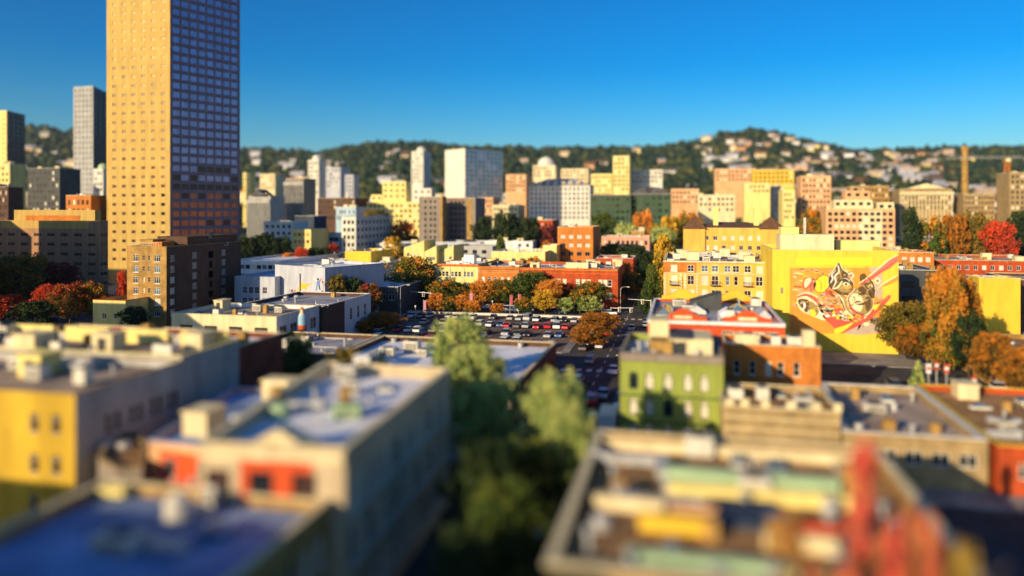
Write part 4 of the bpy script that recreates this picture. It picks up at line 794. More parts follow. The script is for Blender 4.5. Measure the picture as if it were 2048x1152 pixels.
def stack(name, label, parts_, d, m, roof, n, r, group=None, g_='gdw'):
    (u0, u1, vt) = parts_[0]; root = bl(name, label, u0, u1, vt, d, m, roof, dp=20, faces={0: far(n, r, g=g_, p=3.8, w=None)})
    o = Vector(rect(u0, u1, d, dp=20)[0])
    for k, (a, c, v) in enumerate(parts_[1:]):
        bx_ = MB(); y = 2.0+k*1.5; zz = Zf(v, d)-root.location.z; xa_ = xat(o.y+y, a)-o.x; xb2 = xat(o.y+y, c)-o.x; bx_.box(xa_, y, root['_z']+.004*(k+1), xb2, y+9, zz); part('upper_block', bx_, G[m] if k % 2 == 0 else G['pale'], root)
        nn = max(2, int((xb2-xa_)/4)); h_ = zz-root['_z']
        for i in range(nn):
            for j in range(int(h_//4.2)):
                if nn*h_ > 400: continue
                link('window', pane_mesh(1.8, 1.8, GL['g']), root, (xa_+(i+.5)*(xb2-xa_)/nn, y-.06, zz-2.6-j*4.2))
    return root
stack('cream_stepped_building', 'big stepped cream and yellow building left of the brown tower pair', [(735, 862, 404), (765, 812, 363), (826, 863, 377), (742, 764, 389)], 560, 'lemon', 'roofw', 14, 5)
for (u0, u1, vt, d, m, mr, n, r, name, lab) in [
    (497, 570, 392, 470, 'greyw', 'roofd', 8, 5, 'columned_grey_building', 'grey classical building with tall columns right of the skyscraper'),
    (571, 632, 357, 500, 'taupe', 'roofg', 7, 8, 'grey_stone_office', 'grey stone office building with rows of arched bays beside the columned building'),
    (616, 652, 320, 700, 'pale', 'roofw', 4, 8, 'white_hillside_tower', 'white apartment tower with a rounded top above the grey stone office'),
    (486, 512, 345, 760, 'lemon', 'roofw', 3, 9, 'yellow_narrow_tower', 'narrow pale yellow tower touching the skyscraper edge'),
    (520, 570, 348, 800, 'cream', 'roofw', 5, 4, 'cream_flat_block', 'cream block behind the columned grey building'),
    (652, 700, 335, 760, 'bluegrey', 'roofb', 6, 5, 'blue_grey_office', 'blue-grey office block right of the white rounded tower'),
    (690, 718, 350, 720, 'bluegrey', 'roofb', 3, 6, 'slate_narrow_tower', 'narrow slate-coloured tower in front of the green hill'),
    (635, 738, 396, 560, 'brown', 'roofd', 12, 4, 'long_brown_office', 'long dark brown office building with flat roof in the middle distance'),
    (672, 738, 414, 480, 'glassb', 'roofb', 8, 2, 'pale_blue_roofed_hall', 'low hall with a pale blue roof in front of the long brown office'),
    (823, 862, 303, 760, 'pale', 'roofw', 4, 8, 'white_slender_tower', 'slender white apartment tower with bulging balconies under the hill'),
    (1012, 1062, 349, 720, 'salmon', 'rooft', 6, 4, 'salmon_block', 'salmon orange block right of the blue glass tower'),
    (1066, 1118, 331, 820, 'cream', 'roofw', 6, 3, 'domed_cream_block', 'cream block with a rounded roof above the white hotel'),
    (1122, 1182, 338, 800, 'cream', 'roofw', 7, 3, 'stepped_cream_block', 'stepped cream block behind the white hotel, left of the cream tower'),
    (1182, 1228, 348, 700, 'lemon', 'roofw', 6, 5, 'yellow_wing_building', 'pale yellow block against the left side of the cream tower'),
    (1226, 1262, 312, 690, 'lemon', 'roofw', 4, 8, 'cream_tower', 'tall pale yellow tower in the centre of the skyline below the hill'),
    (1263, 1326, 340, 720, 'pale', 'palegreen', 8, 3, 'white_long_block', 'long white block right of the tall pale yellow tower'),
    (1342, 1398, 378, 640, 'salmon', 'rooft', 7, 3, 'pink_low_block', 'pinkish low block right of the dark domed building'),
    (1428, 1512, 338, 760, 'salmon', 'rooft', 10, 3, 'tan_hillside_block', 'long tan apartment block at the foot of the round hill'),
    (1484, 1540, 366, 660, 'lemon', 'roofw', 6, 2, 'yellow_low_block', 'low pale yellow block in front of the tan hillside block'),
    (1502, 1588, 340, 700, 'yellow', 'rooft', 9, 4, 'deep_yellow_block', 'deep yellow block below the right slope of the round hill'),
    (1540, 1562, 372, 560, 'navy', 'roofd', 3, 5, 'dark_narrow_block', 'narrow dark blue block between two yellow blocks'),
    (1557, 1590, 380, 520, 'lemon', 'rooft', 4, 5, 'small_yellow_tower', 'small yellow tower with four windows per floor left of the tan brick blocks'),
    (1592, 1662, 352, 540, 'salmon', 'rooft', 8, 7, 'tan_brick_block', 'tall tan brick apartment block beyond the mural building'),
    (1700, 1778, 372, 560, 'ochre', 'rooft', 9, 5, 'brown_setback_block', 'brown brick apartment building with a setback top behind the condominium'),
    (1783, 1905, 378, 600, 'tan', 'rooft', 14, 4, 'neoclassical_hall', 'wide tan hall with a columned front at the right'),
    (1906, 1990, 388, 590, 'tan', 'palegreen', 9, 4, 'green_roofed_hall', 'tan building with a bright green roof beside the columned hall'),
    (1992, 2120, 345, 560, 'tan', 'rooft', 10, 7, 'plain_tan_block', 'plain tan block cut by the right edge below the crane'),
    (1203, 1302, 473, 385, 'pink', 'roofw', 10, 2, 'pink_long_building', 'long low pink building with a white roof in the trees'),
    (1192, 1272, 516, 300, 'red', 'roofb', 8, 2, 'red_low_shop', 'low red building with a blue-grey roof right of the orange brick block'),
    (1262, 1292, 462, 420, 'ochre', 'shingle', 3, 3, 'brown_gabled_house', 'brown house among the trees beside the long pink building'),
    (985, 1050, 410, 560, 'cream', 'tile', 7, 4, 'cream_house_cluster', 'cream apartment house left of the white hotel'),
    (955, 1000, 395, 620, 'salmon', 'tile', 5, 3, 'pink_house_block', 'pinkish apartment house just right of the brown tower pair'),
    (1050, 1118, 440, 460, 'red', 'tile', 7, 3, 'red_roofed_block', 'red roofed block in front of the white hotel'),
    (1395, 1470, 390, 560, 'cream', 'roofb', 8, 3, 'cream_terrace_block', 'cream terrace block behind the yellow school-like building'),
    (55, 162, 337, 480, 'dkgrey', 'roofd', 8, 8, 'grey_office_block', 'dark grey office block left of the grey tower'),
    (-30, 47, 374, 400, 'brown', 'roofd', 8, 8, 'dark_brown_block', 'very dark brown block at the left edge'),
    (-30, 52, 328, 500, 'lemon', 'roofw', 6, 4, 'greenish_yellow_block', 'lit greenish yellow block at the left edge behind the dark brown one'),
    (132, 215, 391, 335, 'orange', 'rooft', 5, 2, 'orange_roof_block', 'orange walled block just left of the skyscraper base'),
    (187, 219, 338, 540, 'pale', 'palegreen', 3, 4, 'green_domed_building', 'pale building with a green domed roof beside the skyscraper'),
]:
    dp_ = 24 if d > 450 else 18
    if u1 < 1365: dp_ = min(dp_, .4*(u1-u0)*d/(1365-u1)); u1 = 1365-(1365-u1)*(1+dp_/d)
    elif u0 > 1365: dp_ = min(dp_, .4*(u1-u0)*d/(u0-1365)); u0 = 1365+(u0-1365)*(1+dp_/d)
    dp_ = max(dp_, 9)
    q = bl(name, lab, u0, u1, vt, d, m, mr, dp=dp_, faces={0: far(n, r, g='gddw' if m not in ('navy',) else 'd', p=3.9, top=2.0)})
    if d < 600: clutter(q, rect(u0, u1, d, dp=dp_), 4, ['roof_unit', 'stair_hatch', 'vent_pipe'], int(u0)+3)
    wdt = rect(u0, u1, d, dp=dp_); ww = wdt[1][0]-wdt[0][0]; zq = q['_z']
    if name in ('green_domed_building', 'white_hillside_tower', 'domed_cream_block', 'white_slender_tower'):
        b = MB(); r0 = min(ww, dp_)*.40; b.lathe([(r0, zq), (r0, zq+2), (r0*.9, zq+2+r0*.4), (r0*.6, zq+2+r0*.75), (.3, zq+2+r0*.95)], ww/2, dp_/2, 14); part('dome', b, G['palegreen'] if 'green' in name else G['pale'], q)
    if name in ('columned_grey_building', 'neoclassical_hall', 'grey_stone_office'):
        for k in range(n+1):
            b = MB(); x = ww*(k+.02)/(n+.04)*.97+.3; b.tube((x, -1.1, 0), (x, -1.1, zq-4), .55, .45, 8); b.box(x-.8, -1.9, zq-4, x+.8, -.3, zq-3.2); part('column', b, G['greyw'] if 'grey' in name else G['cream'], q)
        b = MB(); b.box(-.5, -2.0, zq-3.2, ww+.5, -.05, zq-1.6); part('entablature', b, G['greyw'] if 'grey' in name else G['cream'], q)
        if name != 'grey_stone_office':
            b = MB(); b.v += [(ww*.12, -1.9, zq+.9), (ww*.88, -1.9, zq+.9), (ww*.5, -1.9, zq+5), (ww*.12, 8, zq+.9), (ww*.88, 8, zq+.9), (ww*.5, 8, zq+5)]; b.f += [(0, 1, 2), (5, 4, 3), (0, 2, 5, 3), (1, 4, 5, 2), (0, 3, 4, 1)]; b.m += [0]*5; part('pediment', b, G['roofd'] if 'grey' in name else G['cream'], q)
def corner(name, label, uL, uB, uR, vt, d, dl, dr, ml, mr_, roof, sl, sr, **k):
    A, B, C = Vector(W(uL, dl)), Vector(W(uB, d)), Vector(W(uR, dr)); pts = [tuple(A), tuple(B), tuple(C), tuple(A+C-B)]
    zb = ground_z(*pts[1])-1 if d > 460 else 0
    return building(name, label, pts, Zf(vt, d)-.8, G[ml], G[roof], zb=zb, zonem=[G[mr_]], faces={0: sl, 1: [{'zone': (0, 1, 0, 300, 1)}, sr]}, **k)
corner('blue_glass_tower', 'blue glass tower with a pale yellow left face in the centre of the skyline', 890, 930, 1005, 297, 690, 712, 725, 'pale', 'glassb', 'roofw', far(4, 17, w=2.0, h=1.8, p=4.2, g='w'), far(9, 17, w=2.6, h=2.8, p=4.2, g='bbbm'))
corner('grey_concrete_tower', 'grey ribbed concrete tower with a dark side left of the skyscraper', 147, 186, 217, 172, 600, 606, 640, 'greyw', 'dkgrey', 'roofd', far(5, 28, w=1.2, h=2.6, p=4.2, g='gd'), far(3, 28, w=2.6, h=2.6, p=4.2, g='d'))
corner('dark_glass_tower', 'dark tower with a greenish lit edge at the far left', -30, 13, 50, 221, 640, 650, 670, 'lemon', 'dkgrey', 'roofd', far(4, 20, w=1.6, h=2.0, p=4.2, g='d'), far(4, 20, w=2.6, h=2.4, p=4.2, g='d'))
q = bl('white_hotel', 'large white hotel with rows of vertical windows and a grey mansard roof', 1058, 1180, 372, 560, 'pale', 'roofg', dp=24, para=.2, faces={0: far(14, 7, w=1.5, h=2.1, p=3.5, top=1.4, g='gbd')})
w_h = rect(1058, 1180, 560, dp=24); hip(q, w_h[1][0]-w_h[0][0], 24, q['_z']+.3, 5.5, G['roofg'])
for k in range(8): link('dormer', unit_mesh('stair_hatch'), q, (3+k*(w_h[1][0]-w_h[0][0]-6)/7, 2.2, q['_z']+.5), 0, (2.2, 3, 3))
q = bl('dark_green_hall', 'long dark green-black building with a flat roof before the domed one', 1181, 1262, 390, 500, 'dkgrey', 'roofd', dp=30, zonem=[G['dkgreen']], faces={0: [{'zone': (0, 1, 1, 50, 1)}, far(8, 4, w=2.2, h=2, p=4.2, g='gd')]})
q = bl('dark_domed_hall', 'dark building with a wide curved roof in the centre right', 1262, 1341, 388, 500, 'dkgrey', 'roofd', dp=30, zonem=[G['dkgreen']], faces={0: [{'zone': (0, 1, 1, 50, 1)}, far(6, 4, w=2.4, h=2, p=4.2, g='gd')]})
w_h = rect(1262, 1341, 500, dp=30); wv = w_h[1][0]-w_h[0][0]; b = MB(); N = 10; zq = q['_z']
for i in range(N+1): a = math.pi*i/N; b.v += [(wv/2-math.cos(a)*wv*.49, .6, zq+math.sin(a)*5.5), (wv/2-math.cos(a)*wv*.49, 29, zq+math.sin(a)*5.5)]
for i in range(N): b.f.append((2*i, 2*i+2, 2*i+3, 2*i+1)); b.m.append(0)
b.f.append(tuple(2*i for i in range(N+1))[::-1]); b.m.append(0); b.f.append(tuple(2*i+1 for i in range(N+1))); b.m.append(0); part('curved_roof', b, G['roofd'], q)
# yellow building with two pyramid-roofed end towers
q = bl('yellow_pavilion_building', 'long yellow building with brown roof, two chimneys and a pyramid roof at each end', 1368, 1565, 456, 300, 'amber', 'shingle', dp=26, mc=G['cream'], faces={0: sp(11, 4, w=1.6, h=1.8, top=3.0, p=3.8, st='pair', g='wgd')})
w_h = rect(1368, 1565, 300, dp=26); wv = w_h[1][0]-w_h[0][0]; hip(q, wv-1, 24, q['_z']+.9, 2.2, G['shingle'], .5, 1, 0)
for xa_ in (-.3, wv-8.2):
    b = MB(); b.box(xa_, -.8, 0, xa_+8.5, 8, q['_z']+.6); part('end_tower', b, G['amber'], q); hip(q, 8.5, 8.8, q['_z']+.62, 5.0, G['shingle'], xa_, -.8, .7, 'pyramid_roof')
for xa_ in (wv*.31, wv*.73): b = MB(); b.box(xa_, 6, q['_z']+1, xa_+1.9, 8, q['_z']+8.2); b.box(xa_-.2, 5.8, q['_z']+8.2, xa_+2.1, 8.2, q['_z']+8.8); part('chimney', b, G['lemon'], q)
# stepped condominium
q = bl('stepped_condominium', 'stepped tan and cream condominium with open balconies behind the mural building', 1652, 1790, 418, 420, 'salmon', 'rooft', dp=24, mc=G['cream'], zonem=[G['cream']], faces={0: [{'zone': (.5, .82, 1, 60, 1)}, far(11, 8, w=2.1, h=1.9, p=3.4, g='dgwd')]})
o0 = Vector(rect(1652, 1790, 420, dp=24)[0])
for (a, c, v, y, m) in ((1668, 1745, 400, 3, 'cream'), (1690, 1740, 382, 5, 'salmon'), (1755, 1788, 405, 4, 'cream'), (1700, 1722, 372, 7, 'tan')):
    gbox(q, o0, a, c, y, 9, q['_z'], Zf(v, 425), G[m], 'upper_block')
    x_a = xat(o0.y+y, a)-o0.x; x_b = xat(o0.y+y, c)-o0.x; nn = int((x_b-x_a)/3.6)
    for i in range(nn): link('window', pane_mesh(2.0, 1.8, GL['d']), q, (x_a+(i+.5)*(x_b-x_a)/nn, y-.06, Zf(v, 425)-2.2))
# smokestack and tower crane
t = thing('smokestack', 'tall orange-brown brick smokestack at the right skyline', 'smokestack', (*W(1930, 640), 0)); zs_ = Zf(292, 640)
b = MB(); b.lathe([(3.2, 0), (2.4, zs_-6), (2.4, zs_-5)], n=14); part('shaft', b, G['ochre'], t); b = MB(); b.lathe([(2.9, zs_-5), (3.0, zs_-1), (2.5, zs_)], n=14); part('cap', b, G['ochre'], t)
t = thing('tower_crane', 'tan tower crane with a long level jib at the right edge', 'crane', (*W(2014, 620), 0)); zs_ = Zf(318, 620)
b = MB()
for sx in (-1, 1):
    for sy in (-1, 1): b.box(sx*1.5-.25, sy*1.5-.25, 0, sx*1.5+.25, sy*1.5+.25, zs_)
for k in range(int(zs_/4)):
    for sy in (-1.5, 1.5): b.tube((-1.5, sy, k*4), (1.5, sy, k*4+4), .2, .2, 4); b.tube((sy, -1.5, k*4+4), (sy, 1.5, k*4), .2, .2, 4)
o = part('mast', b, G['orange'], t)
b = MB(); b.box(-46, -.8, zs_+.5, 18, -.6, zs_+.7); b.box(-46, .6, zs_+.5, 18, .8, zs_+.7); b.box(-46, -.1, zs_+2.3, 10, .1, zs_+2.5)
for k in range(15): b.tube((-44+k*4, -.7, zs_+.7), (-42+k*4, 0, zs_+2.5), .15, .15, 4); b.tube((-42+k*4, 0, zs_+2.5), (-40+k*4, .7, zs_+.7), .08, .08, 4)
part('jib', b, G['greyw'], t); b = MB(); b.box(13, -1.4, zs_-1.5, 18, 1.4, zs_+.5); part('counterweight', b, G['greyw'], t); b = MB(); b.box(-1.6, -3, zs_-2.5, 1.6, -1.8, zs_+.4); part('cab', b, G['cream'], t)
# many small blocks filling the basin before the hills
rb_ = random.Random(77); n_f = 0
def where(u):
    for a, s in ((215, 'left of the skyscraper'), (640, 'just right of the skyscraper'), (850, 'left of the brown tower pair'), (1060, 'below the blue glass tower'), (1200, 'near the white hotel'), (1345, 'around the dark domed hall'), (1600, 'above the yellow pavilion building'), (1800, 'around the stepped condominium')):
        if u < a: return s
    return 'near the right edge'
while n_f < 185:
    u = rb_.uniform(-30, 2060); d = rb_.choice((430, 520, 620, 700, 780, 850, 900, 960)); d += rb_.uniform(-25, 25); x, y = W(u, d); w = rb_.uniform(12, 30); dpp = rb_.uniform(10, 18); h = rb_.uniform(8, 19)*(1.3 if d > 600 else .9)
    if u < 500 and d < 700: continue
    n_f += 1; zb_ = ground_z(x, y)-1; c = rb_.choice(('pale', 'white', 'cream', 'lemon', 'salmon', 'pink', 'greyw', 'bluegrey', 'taupe', 'cream', 'white', 'pale', 'orange', 'red', 'tan')); c = rb_.choice(('pale', 'white', 'cream', c)) if 480 < u < 1250 else c; cn_ = dict(pale='off-white', white='white', cream='cream', lemon='pale yellow', salmon='salmon', pink='pink', greyw='grey', bluegrey='blue-grey', taupe='brown-grey', orange='orange', red='red', tan='tan')[c]
    pts = [(x, y), (x+w, y), (x+w, y+dpp), (x, y+dpp)]; gab = rb_.random() < .35; nn = max(3, int(w/4)); fl = 2 if h < 13 else 3
    q = building('distant_building', 'distant %s %s-floor %s %s' % (cn_, {2: 'two', 3: 'three'}[fl], 'house with pitched roof' if gab else 'block with flat roof', where(u)), pts, zb_+h+1, G[c], G[rb_.choice(('roofw', 'rooft', 'roofg', 'roofb', 'roofd'))], zb=zb_, para=.15 if gab else .7, faces={0: far(nn, fl, w=1.7, h=1.7, p=3.8, top=1.4, g='ddgw')}, group='small distant blocks before the hills')
    if gab: hip(q, w, dpp, q['_z']+.3, 3.5, G[rb_.choice(('tile', 'shingle', 'roofd', 'roofg'))])
    else: clutter(q, pts, 3, ['roof_unit', 'stair_hatch', 'vent_pipe', 'antenna'], n_f)
# city round and behind the camera, unseen; left ones are added to cast shade
bl_ = building('brick_office_building', 'brick office building just behind the viewpoint', [(-110, -46), (-30, -46), (-30, -6), (-110, -6)], 27, G['ochre'], G['roofg'], faces={2: far(18, 6, w=2, h=2)})
building('concrete_shade_tower', 'unseen concrete tower added left of the view for shade', [(-330, 145), (-258, 145), (-258, 163), (-330, 163)], 46, G['greyw'], G['roofg'], faces={0: far(16, 9, w=2.4, h=1.8)})
building('brick_shade_tower', 'unseen brick tower added for shade beside the concrete one', [(-246, 145), (-198, 145), (-198, 163), (-246, 163)], 46, G['ochre'], G['roofg'], faces={0: far(10, 9, w=2.4, h=1.8)})
building('parking_shade_tower', 'unseen parking structure added left of the view for shade', [(-190, 62), (-140, 62), (-140, 100), (-190, 100)], 30, G['greyw'], G['roofg'], faces={0: far(8, 6, w=4, h=1.4)})
# ------------------------------------------------------------------ trees
def crown_mesh(key, shape, n, leaf, clumps, seed):
    if key in CACHE: return CACHE[key]
    g = np.random.default_rng(seed)
    th = g.uniform(0, 2*np.pi, clumps); t = g.uniform(0, 1, clumps)
    if shape == 'round': zc = .30+.62*t; r = .40*np.sqrt(np.clip(1-((zc-.60)/.38)**2, .06, 1))
    elif shape == 'column': zc = .12+.84*t; r = .34*np.sqrt(np.clip(1-((zc-.5)/.50)**2, .05, 1))
    elif shape == 'cone': zc = .10+.86*t**1.3; r = .42*(1-zc)**.8+.02
    elif shape == 'plume':
        ns = 7; sx_ = g.uniform(-.42, .42, ns); sy_ = g.uniform(-.3, .3, ns); sh = g.uniform(.6, 1.0, ns); si = g.integers(0, ns, clumps); zc = .1+(sh[si]-.12)*t; r = np.ones(clumps)
    elif shape == 'spread': zc = .42+.50*t; r = .45*np.sqrt(np.clip(1-((zc-.62)/.34)**2, .06, 1))
    rr = r*np.sqrt(g.uniform(.2, 1.0, clumps))*g.uniform(.62, 1.28, clumps); lob = .13*np.sin(3*th+seed)+.09*np.sin(5*th+9*zc+seed*2); rr = rr*(1+lob); zc = zc+g.normal(0, .025, clumps)
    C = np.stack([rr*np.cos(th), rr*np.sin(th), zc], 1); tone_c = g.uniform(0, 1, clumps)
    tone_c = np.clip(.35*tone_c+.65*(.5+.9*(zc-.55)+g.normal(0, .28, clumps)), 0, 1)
    if shape == 'plume':
        k = (1-(zc/sh[si])**3)*.05+.008; C = np.stack([sx_[si]*(.55+.45*zc)+g.normal(0, 1, clumps)*k, sy_[si]+g.normal(0, 1, clumps)*k, zc], 1); tone_c = np.clip(g.uniform(0, 1, ns)[si]*.7+.3*g.uniform(0, 1, clumps), 0, 1)
    cid = g.integers(0, clumps, n); cr = .045+.05*g.uniform(0, 1, clumps)
    dirs = g.normal(0, 1, (n, 3)); dirs /= np.linalg.norm(dirs, axis=1)[:, None]
    cr = cr*(.5 if shape == 'plume' else 1.0)
    pos = C[cid]+dirs*(cr[cid]*g.uniform(.35, 1.25, n)**.6)[:, None]*np.array([1, 1, 1.0])
    nrm = dirs*.7+g.normal(0, .5, (n, 3)); nrm /= np.linalg.norm(nrm, axis=1)[:, None]
    up = g.normal(0, 1, (n, 3)); t1 = np.cross(nrm, up); t1 /= np.linalg.norm(t1, axis=1)[:, None]; t2 = np.cross(nrm, t1)
    s = leaf*g.uniform(.6, 1.3, n)[:, None]
    V = np.stack([pos-t1*s, pos+t2*s*.6, pos+t1*s, pos-t2*s*.6], 1).reshape(-1, 3)
    me = bpy.data.meshes.new('crown'); me.vertices.add(4*n); me.vertices.foreach_set('co', V.astype(np.float32).ravel())
    me.loops.add(4*n); me.loops.foreach_set('vertex_index', np.arange(4*n, dtype=np.int32)); me.polygons.add(n); me.polygons.foreach_set('loop_start', np.arange(0, 4*n, 4, dtype=np.int32))
    me.update(calc_edges=True)
    tn = np.clip(tone_c[cid]+g.normal(0, .13, n), 0, 1)
    at = me.attributes.new('tone', 'FLOAT', 'FACE'); at.data.foreach_set('value', tn.astype(np.float32))
    me.materials.append(None); CACHE[key] = me; return me
def trunk_mesh(v):
    key = ('trunk', v)
    if key in CACHE: return CACHE[key]
    r = random.Random(v); b = MB(); b.tube((0, 0, 0), (.0, 0, .45), .028, .018, 7); b.tube((0, 0, .45), (.01, .01, .8), .018, .006, 6)
    for k in range(6): a = r.uniform(0, 6.28); z = .3+.08*k; l = .26-.02*k; b.tube((0, 0, z), (math.cos(a)*l, math.sin(a)*l, z+.16), .011, .003, 5)
    me = b.mesh('trunk', [G['bark']]); CACHE[key] = me; return me
LM = dict(
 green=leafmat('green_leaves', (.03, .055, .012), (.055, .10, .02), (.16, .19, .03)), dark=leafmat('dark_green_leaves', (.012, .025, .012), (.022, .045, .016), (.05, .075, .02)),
 mix=leafmat('turning_leaves', (.045, .085, .014), (.11, .17, .025), (.78, .28, .025), .66), orange=leafmat('orange_leaves', (.14, .16, .02), (.66, .24, .025), (.90, .36, .06)),
 red=leafmat('red_leaves', (.10, .06, .02), (.48, .05, .02), (.75, .10, .03)), lime=leafmat('yellow_green_leaves', (.13, .21, .045), (.34, .44, .13), (.60, .60, .18)),
 rust=leafmat('rusty_leaves', (.09, .07, .015), (.34, .15, .02), (.55, .20, .02)), olive=leafmat('olive_leaves', (.05, .06, .012), (.14, .12, .02), (.30, .20, .03)), gold=leafmat('golden_leaves', (.25, .20, .02), (.60, .36, .03), (.80, .48, .04)),
 poplar=leafmat('poplar_leaves', (.07, .12, .02), (.42, .24, .03), (.78, .28, .03), .45), plume=leafmat('red_and_orange_leaves', (.36, .20, .05), (.68, .20, .09), (.72, .08, .07)), golive=leafmat('golden_olive_leaves', (.12, .12, .02), (.38, .26, .04), (.60, .36, .05)), maroon=leafmat('maroon_leaves', (.05, .02, .02), (.14, .03, .03), (.30, .06, .05)), mixred=leafmat('green_and_red_leaves', (.03, .06, .012), (.10, .12, .02), (.62, .08, .03)))
QL = {'pl': (10000, .030, 210), 'hi': (11000, .020, 230), 'mid': (6000, .026, 150), 'lo': (2200, .040, 80)}
def tree(label, u, vt, d, wpx, shape, leaf, q='mid', name='tree', group=None, z0=None, vb=None, h=None):
    x, y = W(u, d); zb = ground_z(x, y) if z0 is None else z0; hh = (Zf(vt, d)-zb) if h is None else h; w = wpx*d/F/.74
    v = random.randrange(3); n, lf, cl = QL[q]; t = thing(name, label, 'tree', (x, y, zb), random.uniform(0, 6.28), group)
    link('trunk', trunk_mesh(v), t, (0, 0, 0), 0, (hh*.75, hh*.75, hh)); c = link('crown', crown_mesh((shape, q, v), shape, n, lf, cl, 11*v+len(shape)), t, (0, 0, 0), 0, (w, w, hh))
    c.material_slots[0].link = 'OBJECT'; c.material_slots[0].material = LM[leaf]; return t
GR = 'trees in front of the terrace row'
for a in [
 ('green tree with orange tips covering the left of the yellow terrace building', 893, 560, 252, 66, 'round', 'mix'),
 ('green tree in front of the middle windows of the yellow terrace building', 922, 566, 253, 42, 'round', 'green'),
 ('bright orange tree at the joint of the yellow and orange terrace buildings', 966, 560, 252, 56, 'round', 'orange'),
 ('green tree in front of the arched windows', 1002, 558, 252, 60, 'round', 'mix'),
 ('tall dense green tree at the joint of the orange and red terrace buildings', 1058, 543, 251, 66, 'round', 'green'),
 ('slim maroon tree behind the tall dense green one', 1083, 543, 255, 36, 'round', 'maroon'),
 ('large tree with a flame orange left half before the red terrace building', 1100, 558, 247, 60, 'round', 'orange'),
 ('dark tree under the three cream windows of the red terrace building', 1133, 566, 252, 50, 'round', 'mixred'),
 ('green and orange tree before the right windows of the red terrace building', 1182, 562, 250, 58, 'round', 'mix'),
 ('maroon tree at the right corner of the red terrace building', 1212, 566, 254, 36, 'round', 'maroon')]: tree(*a, q='hi', group=GR)
for a in [
 ('small orange tree at the left end of the front row', 873, 584, 236, 34, 'round', 'orange'), ('small green tree second from the left of the front row', 897, 592, 236, 30, 'round', 'mix'),
 ('small orange tree before the yellow building door', 925, 588, 237, 34, 'round', 'orange'), ('small pale orange tree left of the red poles', 947, 599, 235, 28, 'round', 'orange'), ('small round red-orange tree standing alone in the front row', 993, 606, 236, 26, 'round', 'orange'),
 ('small slim tree before the dense green one', 1048, 594, 236, 34, 'round', 'mix'), ('bright yellow-orange tree in the middle of the front row', 1090, 578, 235, 46, 'round', 'gold'), ('small yellow-green tree right of the bright yellow-orange one', 1132, 595, 235, 32, 'round', 'lime'),
 ('orange topped tree right of centre in the front row', 1160, 577, 236, 40, 'round', 'mix'), ('low green tree at the right end of the front row', 1178, 590, 234, 40, 'round', 'lime')]: tree(*a, q='mid', group='small trees of the front row')
